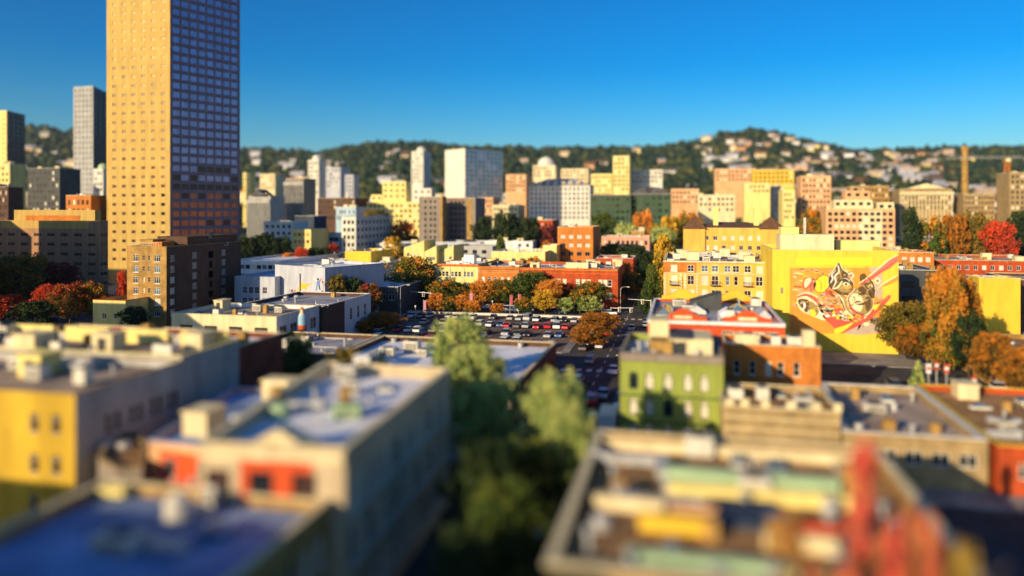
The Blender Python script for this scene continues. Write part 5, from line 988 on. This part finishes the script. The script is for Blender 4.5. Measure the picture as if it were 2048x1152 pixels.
for a in [
 ('big dark tree on the corner left of the yellow terrace building', 826, 512, 262, 88, 'round', 'mix', 'hi'), ('green tree filling the gap at the left of the dark corner tree', 852, 552, 256, 34, 'round', 'green', 'mid'),
 ('rusty round tree beside the parking lot behind the shop', 765, 624, 206, 76, 'round', 'rust', 'hi'), ('small rusty tree left of the round rusty one', 722, 640, 200, 46, 'round', 'rust', 'mid'),
 ('rusty tree beside the street at the right of the parking lot', 1198, 624, 196, 72, 'round', 'rust', 'hi'), ('low rusty tree nearer than the one beside the street', 1178, 650, 178, 70, 'round', 'rust', 'mid'),
 ('dark tree in the courtyard behind the white end wall, left one', 668, 546, 222, 52, 'round', 'olive', 'mid'), ('dark tree in the courtyard behind the white end wall, middle one', 702, 551, 224, 52, 'round', 'dark', 'mid'), ('reddish tree in the courtyard beside the low dark building', 738, 566, 222, 46, 'round', 'mixred', 'mid'),
 ('pinkish red tree behind the white roofs, left of its pair', 578, 505, 335, 34, 'column', 'orange', 'mid'), ('pinkish red tree behind the white roofs, right of its pair', 602, 497, 335, 40, 'column', 'red', 'mid'), ('small orange tree behind the pale hall roof', 545, 512, 330, 24, 'round', 'orange', 'lo'),
 ('golden green tree climbing beside the hotel corner', 1326, 470, 262, 42, 'column', 'gold', 'mid'), ('dark green tree on the street corner before the hotel', 1304, 530, 238, 54, 'cone', 'green', 'hi'), ('dark tree filling the street end', 1275, 488, 330, 52, 'round', 'dark', 'mid'),
 ('rusty red tree behind the corner of the red terrace building', 1246, 520, 285, 40, 'round', 'rust', 'mid'), ('dark brown tree below the rusty red corner tree', 1262, 545, 270, 50, 'round', 'olive', 'mid'), ('dark tree at the far end of the street', 1296, 500, 300, 40, 'round', 'dark', 'mid'),
 ('round green tree right of the orange brick block', 1224, 485, 345, 46, 'round', 'green', 'mid'), ('dark round tree right of the round green one', 1258, 487, 350, 40, 'round', 'dark', 'lo'),
 ('green cone-shaped tree left of the cream long building', 1000, 474, 335, 44, 'cone', 'green', 'mid'), ('orange and green tree behind the cream long building roof', 1062, 512, 300, 50, 'round', 'mix', 'mid'), ('orange tree left of the yellow box building', 1092, 480, 345, 22, 'round', 'orange', 'lo'),
 ('big orange-red tree in the middle distance', 1287, 418, 470, 46, 'round', 'orange', 'mid'), ('golden tree beside the pyramid roof', 1338, 428, 440, 50, 'round', 'gold', 'mid'), ('green tree left of the big orange-red tree', 1205, 424, 470, 48, 'round', 'green', 'mid'), ('yellow-green tree below the big orange-red tree', 1252, 444, 440, 48, 'round', 'lime', 'mid'),
 ('yellow-green tree right of the big orange-red tree', 1322, 452, 420, 50, 'round', 'lime', 'mid'), ('orange tree touching the pyramid roof', 1378, 420, 460, 50, 'round', 'mix', 'mid'),
 ('reddish tree left of the brown tower pair', 805, 440, 440, 50, 'round', 'mixred', 'mid'), ('green tree behind the white corner office', 748, 418, 470, 56, 'round', 'olive', 'mid'), ('small yellow tree right of the white corner office', 788, 470, 400, 36, 'round', 'gold', 'lo'),
 ('dark evergreen right of the brown tower pair, left one', 968, 430, 440, 40, 'round', 'dark', 'mid'), ('dark evergreen right of the brown tower pair, middle one', 1015, 420, 430, 62, 'round', 'dark', 'mid'), ('dark evergreen right of the brown tower pair, right one', 1058, 432, 425, 54, 'round', 'dark', 'mid'),
 ('reddish brown tree left of the orange brick block', 1098, 448, 420, 36, 'round', 'maroon', 'lo'), ('dark tree mass right of the skyscraper base, left one', 498, 470, 345, 50, 'round', 'dark', 'mid'), ('dark tree mass right of the skyscraper base, middle one', 530, 466, 350, 52, 'round', 'dark', 'mid'), ('dark tree mass right of the skyscraper base, right one', 562, 470, 350, 48, 'round', 'dark', 'mid'),
 ('dark tree right of the warehouse roofs', 640, 492, 345, 70, 'round', 'dark', 'mid'), ('small red tree behind the warehouse', 665, 484, 355, 26, 'round', 'red', 'lo'),
 ('orange and green tree behind the mural building', 1626, 414, 440, 52, 'round', 'mix', 'mid'), ('dark evergreen right of the stepped condominium', 1822, 420, 330, 40, 'column', 'dark', 'mid'),
 ('green tree with orange tips right of the dark evergreen', 1862, 430, 330, 54, 'round', 'mix', 'mid'), ('rusty tree in the big autumn group at the right', 1905, 424, 335, 60, 'round', 'rust', 'mid'), ('olive tree in the big autumn group at the right', 1950, 418, 340, 60, 'round', 'olive', 'mid'), ('reddish tree at the right end of the autumn group', 2000, 440, 330, 60, 'round', 'red', 'mid'), ('dark tree cut by the right edge above the long red building', 2048, 420, 360, 60, 'round', 'dark', 'mid'),
 ('olive round tree standing before the right corner of the mural wall', 1814, 602, 166, 88, 'round', 'olive', 'hi'), ('low rusty tree below the olive round tree', 1838, 648, 158, 84, 'round', 'rust', 'hi'),
 ('tall orange and green poplar, largest tree on the right', 1890, 536, 152, 84, 'column', 'poplar', 'hi'), ('rusty poplar behind the largest tree on the right', 1930, 560, 160, 66, 'column', 'rust', 'hi'), ('dark shaded tree right of the largest tree on the right', 1938, 620, 148, 62, 'round', 'dark', 'mid'),
 ('small yellow-green bush-like tree below the largest right tree', 1836, 722, 136, 30, 'cone', 'lime', 'lo'), ('brown tree beside the low house at the right edge', 1985, 664, 138, 74, 'round', 'rust', 'mid'), ('rusty tree cut by the right edge', 2040, 690, 130, 70, 'round', 'rust', 'mid'),
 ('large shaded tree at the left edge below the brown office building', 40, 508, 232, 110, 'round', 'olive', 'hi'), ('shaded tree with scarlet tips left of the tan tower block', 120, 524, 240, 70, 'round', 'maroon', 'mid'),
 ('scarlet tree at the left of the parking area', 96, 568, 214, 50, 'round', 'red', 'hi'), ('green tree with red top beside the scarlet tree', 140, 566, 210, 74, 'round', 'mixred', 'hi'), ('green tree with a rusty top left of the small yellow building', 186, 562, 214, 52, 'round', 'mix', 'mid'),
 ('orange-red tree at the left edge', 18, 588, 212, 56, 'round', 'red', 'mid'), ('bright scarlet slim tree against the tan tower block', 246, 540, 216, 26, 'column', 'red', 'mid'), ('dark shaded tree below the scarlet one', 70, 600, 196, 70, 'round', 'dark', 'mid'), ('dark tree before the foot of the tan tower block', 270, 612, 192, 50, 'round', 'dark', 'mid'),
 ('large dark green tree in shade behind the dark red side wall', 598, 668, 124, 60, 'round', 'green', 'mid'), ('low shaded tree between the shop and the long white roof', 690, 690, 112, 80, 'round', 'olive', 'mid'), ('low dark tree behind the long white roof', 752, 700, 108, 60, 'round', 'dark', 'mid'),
]: tree(*a)
for a in [
 ('tall yellow-green street tree rising above the store roof, farthest of the street row', 918, 630, 120, 98, 'round', 'lime', 'hi'), ('broad pale green street tree second in the street row', 946, 690, 103, 126, 'round', 'lime', 'hi'), ('broad pale green street tree third in the street row', 968, 758, 90, 120, 'round', 'lime', 'hi'),
 ('pale yellow-green street tree standing alone right of the street row', 1112, 742, 84, 122, 'round', 'lime', 'hi'), ('pale lower street tree just below the lone one', 1138, 800, 76, 100, 'round', 'lime', 'hi'),
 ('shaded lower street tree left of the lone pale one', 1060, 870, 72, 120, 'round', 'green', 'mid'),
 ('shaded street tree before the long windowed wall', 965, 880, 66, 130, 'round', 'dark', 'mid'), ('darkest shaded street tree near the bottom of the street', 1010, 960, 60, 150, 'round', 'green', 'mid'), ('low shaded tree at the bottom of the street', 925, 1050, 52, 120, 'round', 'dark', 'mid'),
 ('red and orange plumed tree rising at the bottom right over the gravel roof', 1705, 880, 38, 270, 'plume', 'plume', 'pl'), ('orange plumed tree right of the red plumed one at the bottom right', 1830, 935, 37, 170, 'plume', 'plume', 'pl'), ('slim golden olive tree at the bottom right corner', 1915, 995, 38, 90, 'plume', 'golive', 'pl')]: tree(*a)
# filler trees of the middle distance: individuals of one group
rt = random.Random(21); n = 0
while n < 150:
    u = rt.uniform(-60, 2110); d = rt.uniform(370, 760)
    if u < 215 and rt.random() < .6: continue
    if 180 < u < 490 and d < 600: continue
    x, y = W(u, d); w = rt.uniform(7, 13); t = rt.choices(('green', 'dark', 'olive', 'mix', 'orange', 'rust', 'red', 'lime'), (5, 5, 3, 3, 1.5, 1.5, .6, 1.5))[0]
    random.seed(n); ht_ = rt.uniform(8, 15); tree(('tall ' if ht_ > 12.5 else 'low ' if ht_ < 9.8 else '')+('broad ' if w > 10.5 else '')+{'green': 'green', 'dark': 'dark green', 'olive': 'olive', 'mix': 'green and orange', 'orange': 'bright orange', 'rust': 'rusty brown', 'red': 'red', 'lime': 'yellow-green'}[t]+' tree between distant blocks, '+where(u), u, 0, d, w*F/d, 'round', t, 'lo', group=t+' trees between the distant blocks', h=ht_); n += 1

# ------------------------------------------------------------------ houses on the slopes
def house_meshes():
    b = MB(); b.box(-.5, -.5, 0, .5, .5, .62); w = b.mesh('wall', [None]); b = MB()
    b.v += [(-.56, -.56, .6), (.56, -.56, .6), (.56, .56, .6), (-.56, .56, .6), (-.56, 0, 1), (.56, 0, 1)]; b.f += [(0, 1, 5, 4), (2, 3, 4, 5), (1, 2, 5), (3, 0, 4), (3, 2, 1, 0)]; b.m += [0]*5; r = b.mesh('roof', [None]); return w, r
HP = []; hw, hr = house_meshes(); rh = random.Random(4); n = 0
def zone_p(u, v):
    p = .04
    if 1400 < u < 1640 and v < 350: p = 1
    if 1600 < u < 1900 and v > 298: p = 1
    if 480 < u < 820 and v > 300: p = .5
    if 1100 < u < 1280 and 288 < v < 330: p = .3
    if v > 370: p = .25
    if 900 < u < 1400 and 300 < v < 350: p = .1
    if u < 215 and v > 285: p = .3
    return p
while n < 290:
    u = rh.uniform(-40, 2090); s = skyv(u); v = rh.uniform(s+14, 405)
    if rh.random() > zone_p(u, v): continue
    lo, hi = 480, 2600
    for _ in range(30):
        m_ = (lo+hi)/2
        if hv(u, m_) > v: lo = m_
        else: hi = m_
    d = lo; x, y = W(u, d); z = ground_z(x, y); big = rh.uniform(.8, 1.6); rm_ = rh.choice(('roofd', 'roofg', 'shingle', 'rooft', 'roofg'))
    wl = rh.choice(('pale', 'white', 'white', 'cream', 'lemon', 'salmon', 'pale', 'cream')); wl = 'pale' if (wl == 'lemon' and u < 1000) else wl
    cn = {'pale': 'off-white', 'white': 'white', 'cream': 'cream', 'lemon': 'pale yellow', 'salmon': 'salmon', 'pink': 'pink', 'greyw': 'grey'}[wl]
    HP.append((x, y)); t = thing('hillside_house', ('large ' if big > 1.3 else '')+cn+' house with '+{'roofd': 'black', 'roofg': 'grey', 'shingle': 'brown', 'rooft': 'tan', 'tile': 'orange'}[rm_]+' roof on the slope '+where(u), 'house', (x, y, z-2), rh.uniform(-.5, .5), cn+' houses on the hillside')
    sw = (rh.uniform(14, 24)*big, rh.uniform(9, 14), rh.uniform(12, 18)*big); 
    link('wall', hw, t, (0, 0, 0), 0, sw, ma=G[wl]); link('roof', hr, t, (0, 0, 0), 0, sw, ma=G[rm_]); n += 1
# forest on the hills: one mass of crowns
N = 21000; uu = rng.uniform(-900, 3000, N); tt = rng.uniform(0, 1, N)**.8; dd = 760+(2640-760)*tt
ico = bmesh.new(); bmesh.ops.create_icosphere(ico, subdivisions=1, radius=1.0); iv = np.array([v.co[:] for v in ico.verts]); fi = np.array([[v.index for v in f.verts] for f in ico.faces]); ico.free()
pos = np.array([(*W(u, d), ground_z(*W(u, d))) for u, d in zip(uu, dd)])
keep = np.ones(N, bool)
for hx_, hy_ in HP:
    l_ = math.hypot(hx_, hy_); ex, ey = -hx_/l_, -hy_/l_; rx = pos[:, 0]-hx_; ry = pos[:, 1]-hy_; al = rx*ex+ry*ey; ac = np.abs(rx*ey-ry*ex); keep &= ~((al > -12) & (al < 48) & (ac < 17))
pos = pos[keep]; N = len(pos); sz = rng.uniform(5, 13, (N, 1)); hgt = rng.uniform(.6, 1.4, (N, 1))
V = (iv[None]*(1+rng.normal(0, .16, (N, len(iv), 1))))*np.concatenate([sz, sz, sz*hgt], 1)[:, None, :]+pos[:, None, :]+np.array([0, 0, 5.0])
FI = (fi[None]+(np.arange(N)*len(iv))[:, None, None]).reshape(-1, 3)
me = bpy.data.meshes.new('hillside_forest'); me.vertices.add(N*len(iv)); me.vertices.foreach_set('co', V.astype(np.float32).ravel()); nf = len(FI)
me.loops.add(nf*3); me.loops.foreach_set('vertex_index', FI.astype(np.int32).ravel()); me.polygons.add(nf); me.polygons.foreach_set('loop_start', np.arange(0, nf*3, 3, dtype=np.int32)); me.update(calc_edges=True)
at = me.attributes.new('tone', 'FLOAT', 'FACE'); at.data.foreach_set('value', np.clip(np.repeat(rng.uniform(0, 1, N)**1.5, len(fi))+rng.normal(0, .06, nf), 0, 1).astype(np.float32))
me.materials.append(leafmat('forest_leaves', (.020, .042, .022), (.045, .080, .030), (.12, .12, .03))); o = link('hillside_forest', me, kind='stuff')
o['label'] = 'dark green woods covering the hills along the skyline'

# ------------------------------------------------------------------ vehicles
def car_meshes(kind):
    if ('car', kind) in CACHE: return CACHE[('car', kind)]
    prof = {'sedan': [(-2.3, .35), (2.3, .35), (2.32, .7), (2.2, .88), (1.1, .98), (-1.5, 1.0), (-2.25, .95), (-2.35, .7)], 'suv': [(-2.3, .4), (2.3, .4), (2.33, .8), (2.2, 1.0), (1.15, 1.1), (-2.2, 1.12), (-2.35, .9)],
            'van': [(-2.7, .4), (2.7, .4), (2.72, .9), (2.5, 1.15), (1.9, 1.25), (-2.7, 1.3), (-2.75, .9)], 'truck': [(-4, .6), (4, .6), (4.1, 1.0), (4.0, 1.5), (-4, 1.4), (-4.05, .9)]}[kind]
    hw_ = {'sedan': .9, 'suv': .95, 'van': 1.0, 'truck': 1.2}[kind]
    bm = bmesh.new(); vs = [bm.verts.new((x, -hw_, z)) for x, z in prof]; f = bm.faces.new(vs); r = bmesh.ops.extrude_face_region(bm, geom=[f]); nv = [g for g in r['geom'] if isinstance(g, bmesh.types.BMVert)]
    bmesh.ops.translate(bm, vec=(0, 2*hw_, 0), verts=nv); bmesh.ops.recalc_face_normals(bm, faces=bm.faces); bmesh.ops.bevel(bm, geom=list(bm.edges), offset=.09, segments=2, affect='EDGES')
    body = bpy.data.meshes.new('body'); bm.to_mesh(body); bm.free(); body.materials.append(None)
    x0, x1, x2, x3, z0, z1 = {'sedan': (-1.75, -1.1, .35, 1.15, .98, 1.45), 'suv': (-2.2, -1.95, .45, 1.2, 1.08, 1.72), 'van': (-2.68, -2.55, 1.0, 1.95, 1.26, 2.15), 'truck': (2.0, 2.0, 3.3, 4.0, 1.4, 2.7)}[kind]
    a = hw_*.93; c = hw_*.78; b = MB(); b.v += [(x0, -a, z0), (x3, -a, z0), (x3, a, z0), (x0, a, z0), (x1, -c, z1), (x2, -c, z1), (x2, c, z1), (x1, c, z1)]; b.f += [(0, 1, 5, 4), (1, 2, 6, 5), (2, 3, 7, 6), (3, 0, 4, 7)]; b.m += [0]*4; gh = b.mesh('cabin_glass', [GL['d']])
    b = MB(); b.prism([(x1-.03, -c-.02), (x2+.03, -c-.02), (x2+.03, c+.02), (x1-.03, c+.02)], z1-.02, z1+.05); roof = b.mesh('roof', [None])
    b = MB(); b.tube((0, -.12, 0), (0, .12, 0), .34, .34, 12); b.tube((0, -.13, 0), (0, .13, 0), .18, .18, 8, 1); wh = b.mesh('wheel', [G['rubber'], G['metal']])
    b = MB(); b.box(-.03, -.2, -.07, .03, .2, .07); hl = b.mesh('headlight', [G['white']]); b = MB(); b.box(-.03, -.2, -.07, .03, .2, .07); tl = b.mesh('tail_light', [G['redp']])
    CACHE[('car', kind)] = (body, gh, roof, wh, hl, tl, hw_, prof); return CACHE[('car', kind)]
CP = {k: mat('car_paint_'+k, c, rough=.3, var=.02, spec=.6) for k, c in dict(white=(.75, .76, .78), silver=(.42, .44, .46), black=(.02, .02, .025), red=(.6, .02, .03), blue=(.06, .14, .35), grey=(.12, .125, .13), tan=(.4, .32, .2), green=(.05, .12, .08)).items()}
def car(kind, colr, x, y, rz, label, group='cars in the parking lot', zg=.135):
    body, gh, roof, wh, hl, tl, hw_, prof = car_meshes(kind); t = thing('parked_car' if kind != 'truck' else 'box_truck', label, 'car' if kind != 'truck' else 'truck', (x, y, zg), rz, group)
    link('body', body, t, ma=CP[colr]); link('cabin_glass', gh, t); link('roof', roof, t, ma=CP[colr]); xw = 1.4 if kind != 'truck' else 2.7
    if kind == 'van': xw = 1.7
    for sx in (-xw, xw):
        for sy in (-1, 1): link('wheel', wh, t, (sx, sy*(hw_-.08), .34))
    xf = max(p[0] for p in prof)
    for sy in (-.62, .62): link('headlight', hl, t, (xf-.02, sy, .75)); link('tail_light', tl, t, (-xf+.03, sy, .75))
    if kind == 'truck':
        b = MB(); b.box(-4, -1.25, 1.41, 1.9, 1.25, 3.5); b.box(-4.05, -1.28, 3.5, 1.95, 1.28, 3.58); part('cargo_box', b, G['white'], t)
    return t
ordn = ['first', 'second', 'third', 'fourth', 'fifth', 'sixth', 'seventh', 'eighth', 'ninth', 'tenth', 'eleventh', 'twelfth', 'thirteenth', 'fourteenth', 'fifteenth', 'sixteenth', 'seventeenth', 'eighteenth', 'nineteenth', 'twentieth']
rc = random.Random(9); rown = {178: 'nearest row', 191.5: 'second row', 205: 'third row', 218: 'farthest row'}
for yr in (178, 191.5, 205, 218):
    i = 0
    for k in range(19):
        if rc.random() < .24: continue
        kind = rc.choices(('sedan', 'suv', 'van'), (5, 4, 1))[0]; c = rc.choices(list(CP), (7, 5, 2.5, 1.6, 1, 2.5, .6, .4))[0]
        if yr == 205 and k == 12: c, kind = 'red', 'sedan'
        if yr == 205 and k == 17: c, kind = 'white', 'van'
        car(kind, c, -80.6+k*2.75+rc.uniform(-.35, .35), yr+rc.uniform(-.9, .9), (math.pi/2 if rc.random() < .6 else -math.pi/2)+rc.uniform(-.08, .08), '%s %s, %s from the left in the %s of the parking lot' % (c, kind, ordn[i], rown[yr])); i += 1
for k, (y, c, kind) in enumerate([(100, 'white', 'sedan'), (107, 'black', 'suv'), (119, 'silver', 'sedan'), (126, 'grey', 'suv'), (133, 'white', 'van'), (140, 'white', 'suv'), (147, 'silver', 'sedan'), (176, 'grey', 'sedan'), (183, 'white', 'suv'), (190, 'black', 'sedan'), (200, 'silver', 'sedan'), (212, 'white', 'sedan'), (262, 'grey', 'sedan'), (275, 'white', 'sedan'), (296, 'silver', 'sedan'), (320, 'black', 'sedan')]):
    car(kind, c, -22.8, y, math.pi/2, '%s %s, %s along the left kerb of the main street' % (c, kind, ordn[k]), 'cars parked along the left kerb', 0)
for k, (y, c, kind) in enumerate([(92, 'black', 'sedan'), (99, 'silver', 'sedan'), (123, 'white', 'sedan'), (130, 'grey', 'suv'), (136, 'red', 'suv'), (143, 'silver', 'suv'), (150, 'white', 'sedan'), (178, 'white', 'suv'), (186, 'black', 'sedan'), (194, 'white', 'sedan'), (215, 'silver', 'sedan'), (222, 'blue', 'sedan'), (270, 'white', 'suv'), (284, 'black', 'sedan')]):
    car(kind, c, -10.2, y, math.pi/2, '%s %s, %s along the right kerb of the main street' % (c, kind, ordn[k]), 'cars parked along the right kerb', 0)
for k in range(13):
    c = rc.choice(('white', 'silver', 'black', 'grey', 'silver', 'red')); car(rc.choice(('sedan', 'suv', 'sedan')), c, -19.4 if k % 2 else -13.6, 96+k*9.3+rc.uniform(-1, 1), math.pi/2 if k % 2 else -math.pi/2, '%s car driving in the %s lane of the main street, %s from the near end' % (c, 'left' if k % 2 else 'right', ordn[k]), 'cars driving in the main street', 0)
for k in range(12):
    c = rc.choice(('white', 'silver', 'black', 'grey', 'white', 'blue')); car(rc.choice(('sedan', 'suv', 'van')), c, -112+k*8.2+rc.uniform(-1, 1), 236.5 if k % 2 else 242, 0, '%s car in the cross street before the terrace row, %s from the left' % (c, ordn[k]), 'cars in the cross street', 0)
car('truck', 'white', -10.6, 112, math.pi/2, 'white box truck parked in shade beside the green building', None, 0)
car('suv', 'red', -15, 128, math.pi/2, 'bright red car driving in the shaded street left of the green building', None, 0)
for k in range(9): car(rc.choice(('sedan', 'suv')), c := rc.choice(('white', 'silver', 'black', 'grey')), 38+(k % 5)*6.3, 140+(k//5)*12+rc.uniform(-1, 1), rc.choice((0, math.pi/2)), '%s car, %s in the shaded yard below the mural wall' % (c, ordn[k]), 'cars in the yard below the mural')
for k in range(7): car(rc.choice(('sedan', 'suv')), c := rc.choice(('white', 'silver', 'black', 'blue', 'grey')), -132+k*6.4, 158, 0, '%s car, %s in the shaded side street at the left' % (c, ordn[k]), 'cars in the side street at the left', 0)

# ------------------------------------------------------------------ street furniture
def lamp(u, vt, d, label, side=1, group='tall street lamps'):
    x, y = W(u, d); h = Zf(vt, d); t = thing('street_lamp', label, 'street lamp', (x, y, .1), 0, group)
    b = MB(); b.tube((0, 0, 0), (0, 0, h-1.2), .11, .08, 8); b.tube((0, 0, 0), (0, 0, .5), .2, .16, 8); part('pole', b, G['metal'], t)
    b = MB(); p = [(0, h-1.2), (.15, h-.6), (.6, h-.15), (1.3, h), (2.2, h)]
    for (a, za), (c, zc) in zip(p, p[1:]): b.tube((side*a, 0, za), (side*c, 0, zc), .07, .06, 6)
    part('arm', b, G['metal'], t); b = MB(); b.box(min(side*2.1, side*3), -.16, h-.12, max(side*2.1, side*3), .16, h+.08); part('lamp_head', b, G['metalw'], t)
lamp(801, 570, 226, 'tall grey street lamp with one arm beside the low dark building'); lamp(1241, 574, 250, 'tall grey street lamp with one arm right of the red terrace building'); lamp(1222, 560, 262, 'slim street lamp at the corner of the red terrace building', -1)
def signal(u, vt, d, n, side, label):
    x, y = W(u, d); h = Zf(vt, d); t = thing('traffic_signal', label, 'traffic light', (x, y, .1), 0, 'traffic signals at the crossings')
    b = MB(); b.tube((0, 0, 0), (0, 0, h), .16, .12, 8); part('pole', b, G['white'], t); b = MB(); b.tube((0, 0, h-.3), (side*7, 0, h), .12, .07, 6); part('mast_arm', b, G['white'], t)
    for k in range(n):
        sx = side*(2.6+k*3.6); b = MB(); b.box(sx-.2, -.22, h-1.35, sx+.2, .1, h-.15); hd = part('signal_head', b, G['mdark'], t)
        b = MB(); b.box(sx-.42, .11, h-1.5, sx+.42, .14, h-.0); part('back_plate', b, G['white'], t)
        for j in range(3): q = MB(); q.tube((sx, -.3, h-.35-j*.4), (sx, -.23, h-.35-j*.4), .12, .12, 8); link('lens', q.mesh('lens', [(G['redp'], G['yellow'], G['dkgreen'])[j]]), hd)
signal(1222, 615, 236, 2, 1, 'white traffic signal pole with a long arm over the street right of the rusty tree'); signal(862, 585, 240, 1, -1, 'traffic signal with an arm reaching left before the dark corner tree'); signal(1302, 600, 232, 1, -1, 'traffic signal with an arm reaching left from the hotel corner')
for k, (u, vt, d, c, lab) in enumerate([(847, 600, 232, 'pink', 'slim pink banner pole left of the small orange trees'), (940, 585, 236, 'pink', 'slim pink banner pole before the yellow terrace building'), (1020, 590, 236, 'rose', 'tall crimson banner pole in the middle of the plaza'), (1037, 588, 238, 'rose', 'crimson banner pole beside the slim tree'), (1203, 605, 236, 'pink', 'slim pink banner pole near the right end of the plaza')]):
    x, y = W(u, d); h = Zf(vt, d); t = thing('banner_pole', lab, 'banner', (x, y, .1), 0, 'banner poles on the plaza'); b = MB(); b.tube((0, 0, 0), (0, 0, h), .09, .07, 6); part('pole', b, G['metal'], t)
    b = MB(); b.box(.08, -.03, h-3.2, .85, .03, h-.2); part('banner', b, mat('banner_'+c, (.55, .08, .12) if c == 'rose' else (.62, .25, .35)), t)
for k, (u, d) in enumerate([(831, 228), (905, 238), (955, 238), (985, 240), (1030, 238), (1068, 240), (1118, 238), (1148, 240), (1192, 238)]):
    x, y = W(u, d); t = thing('plaza_lamp', ('leftmost', 'second', 'third', 'fourth', 'fifth', 'sixth', 'seventh', 'eighth', 'last')[k]+' white globe lamp along the plaza wall from the left', 'lamp post', (x, y, .1), 0, 'globe lamps on the plaza'); b = MB(); b.tube((0, 0, 0), (0, 0, 3.3), .08, .06, 6); part('pole', b, G['white'], t); b = MB(); b.lathe([(.1, 3.3), (.28, 3.5), (.3, 3.75), (.1, 3.95)], n=10); part('globe', b, G['white'], t)
# bottle-shaped sign on the shop roof
x, y = W(604, 160); t = thing('bottle_sign', 'tall bottle-shaped roof sign in white, pale blue and red', 'sign', (x, y, 6.2)); b = MB(); b.tube((-.35, 0, 0), (-.35, 0, 1.4), .07, .07, 6); b.tube((.35, 0, 0), (.35, 0, 1.4), .07, .07, 6); b.box(-.45, -.05, .8, .45, .05, .9); part('support', b, G['mdark'], t)
b = MB(); b.lathe([(.75, 1.4), (.8, 1.5), (.8, 2.3)], n=14); part('bottle_base', b, G['redp'], t); b = MB(); b.lathe([(.8, 2.3), (.8, 3.9), (.6, 4.5)], n=14); part('bottle_body', b, mat('sign_blue', (.35, .6, .72)), t); b = MB(); b.lathe([(.6, 4.5), (.32, 5.0), (.3, 5.6)], n=14); part('bottle_neck', b, G['cream'], t); b = MB(); b.lathe([(.36, 5.6), (.36, 5.95), (.1, 6.1)], n=14); part('bottle_cap', b, G['redp'], t)
for (u, v0, d, lab, c) in [(1873, 722, 132, 'red and white pole sign below the tall orange poplar, left one', 'redp'), (1893, 728, 128, 'red and white pole sign below the tall orange poplar, right one', 'redp'), (1948, 752, 122, 'red sign on a grey pole before the brown-roofed house', 'redp'), (1857, 728, 130, 'white panel sign at the foot of the tall orange poplar', 'white')]:
    x, y = W(u, d); h = Zf(v0, d); t = thing('pole_sign', lab, 'sign', (x, y, 0), 0, 'pole signs below the tall poplar'); b = MB(); b.tube((0, 0, 0), (0, 0, h-1.6), .12, .1, 6); part('pole', b, G['metal'], t); b = MB(); b.box(-.38, -.12, h-1.6, .38, .12, h); part('panel', b, G['red' if c == 'redp' else c], t); b = MB(); b.box(-.3, -.15, h-1.0, .3, -.125, h-.5); part('lettering_band', b, G['white'] if c != 'white' else G['redp'], t)

# the air: one even volume round the whole scene
m = bpy.data.materials.new('haze'); m.use_nodes = True; nt = m.node_tree; nt.nodes.remove(nt.nodes['Principled BSDF']); v_ = nt.nodes.new('ShaderNodeVolumePrincipled')
v_.inputs['Color'].default_value = (.80, .88, 1.0, 1); v_.inputs['Density'].default_value = .00004; v_.inputs['Anisotropy'].default_value = .3; nt.links.new(v_.outputs[0], nt.nodes['Material Output'].inputs['Volume'])
b = MB(); b.box(-9100, -9100, -8, 9100, 9100, 420); link('haze', b.mesh('haze', [m]), kind='stuff')
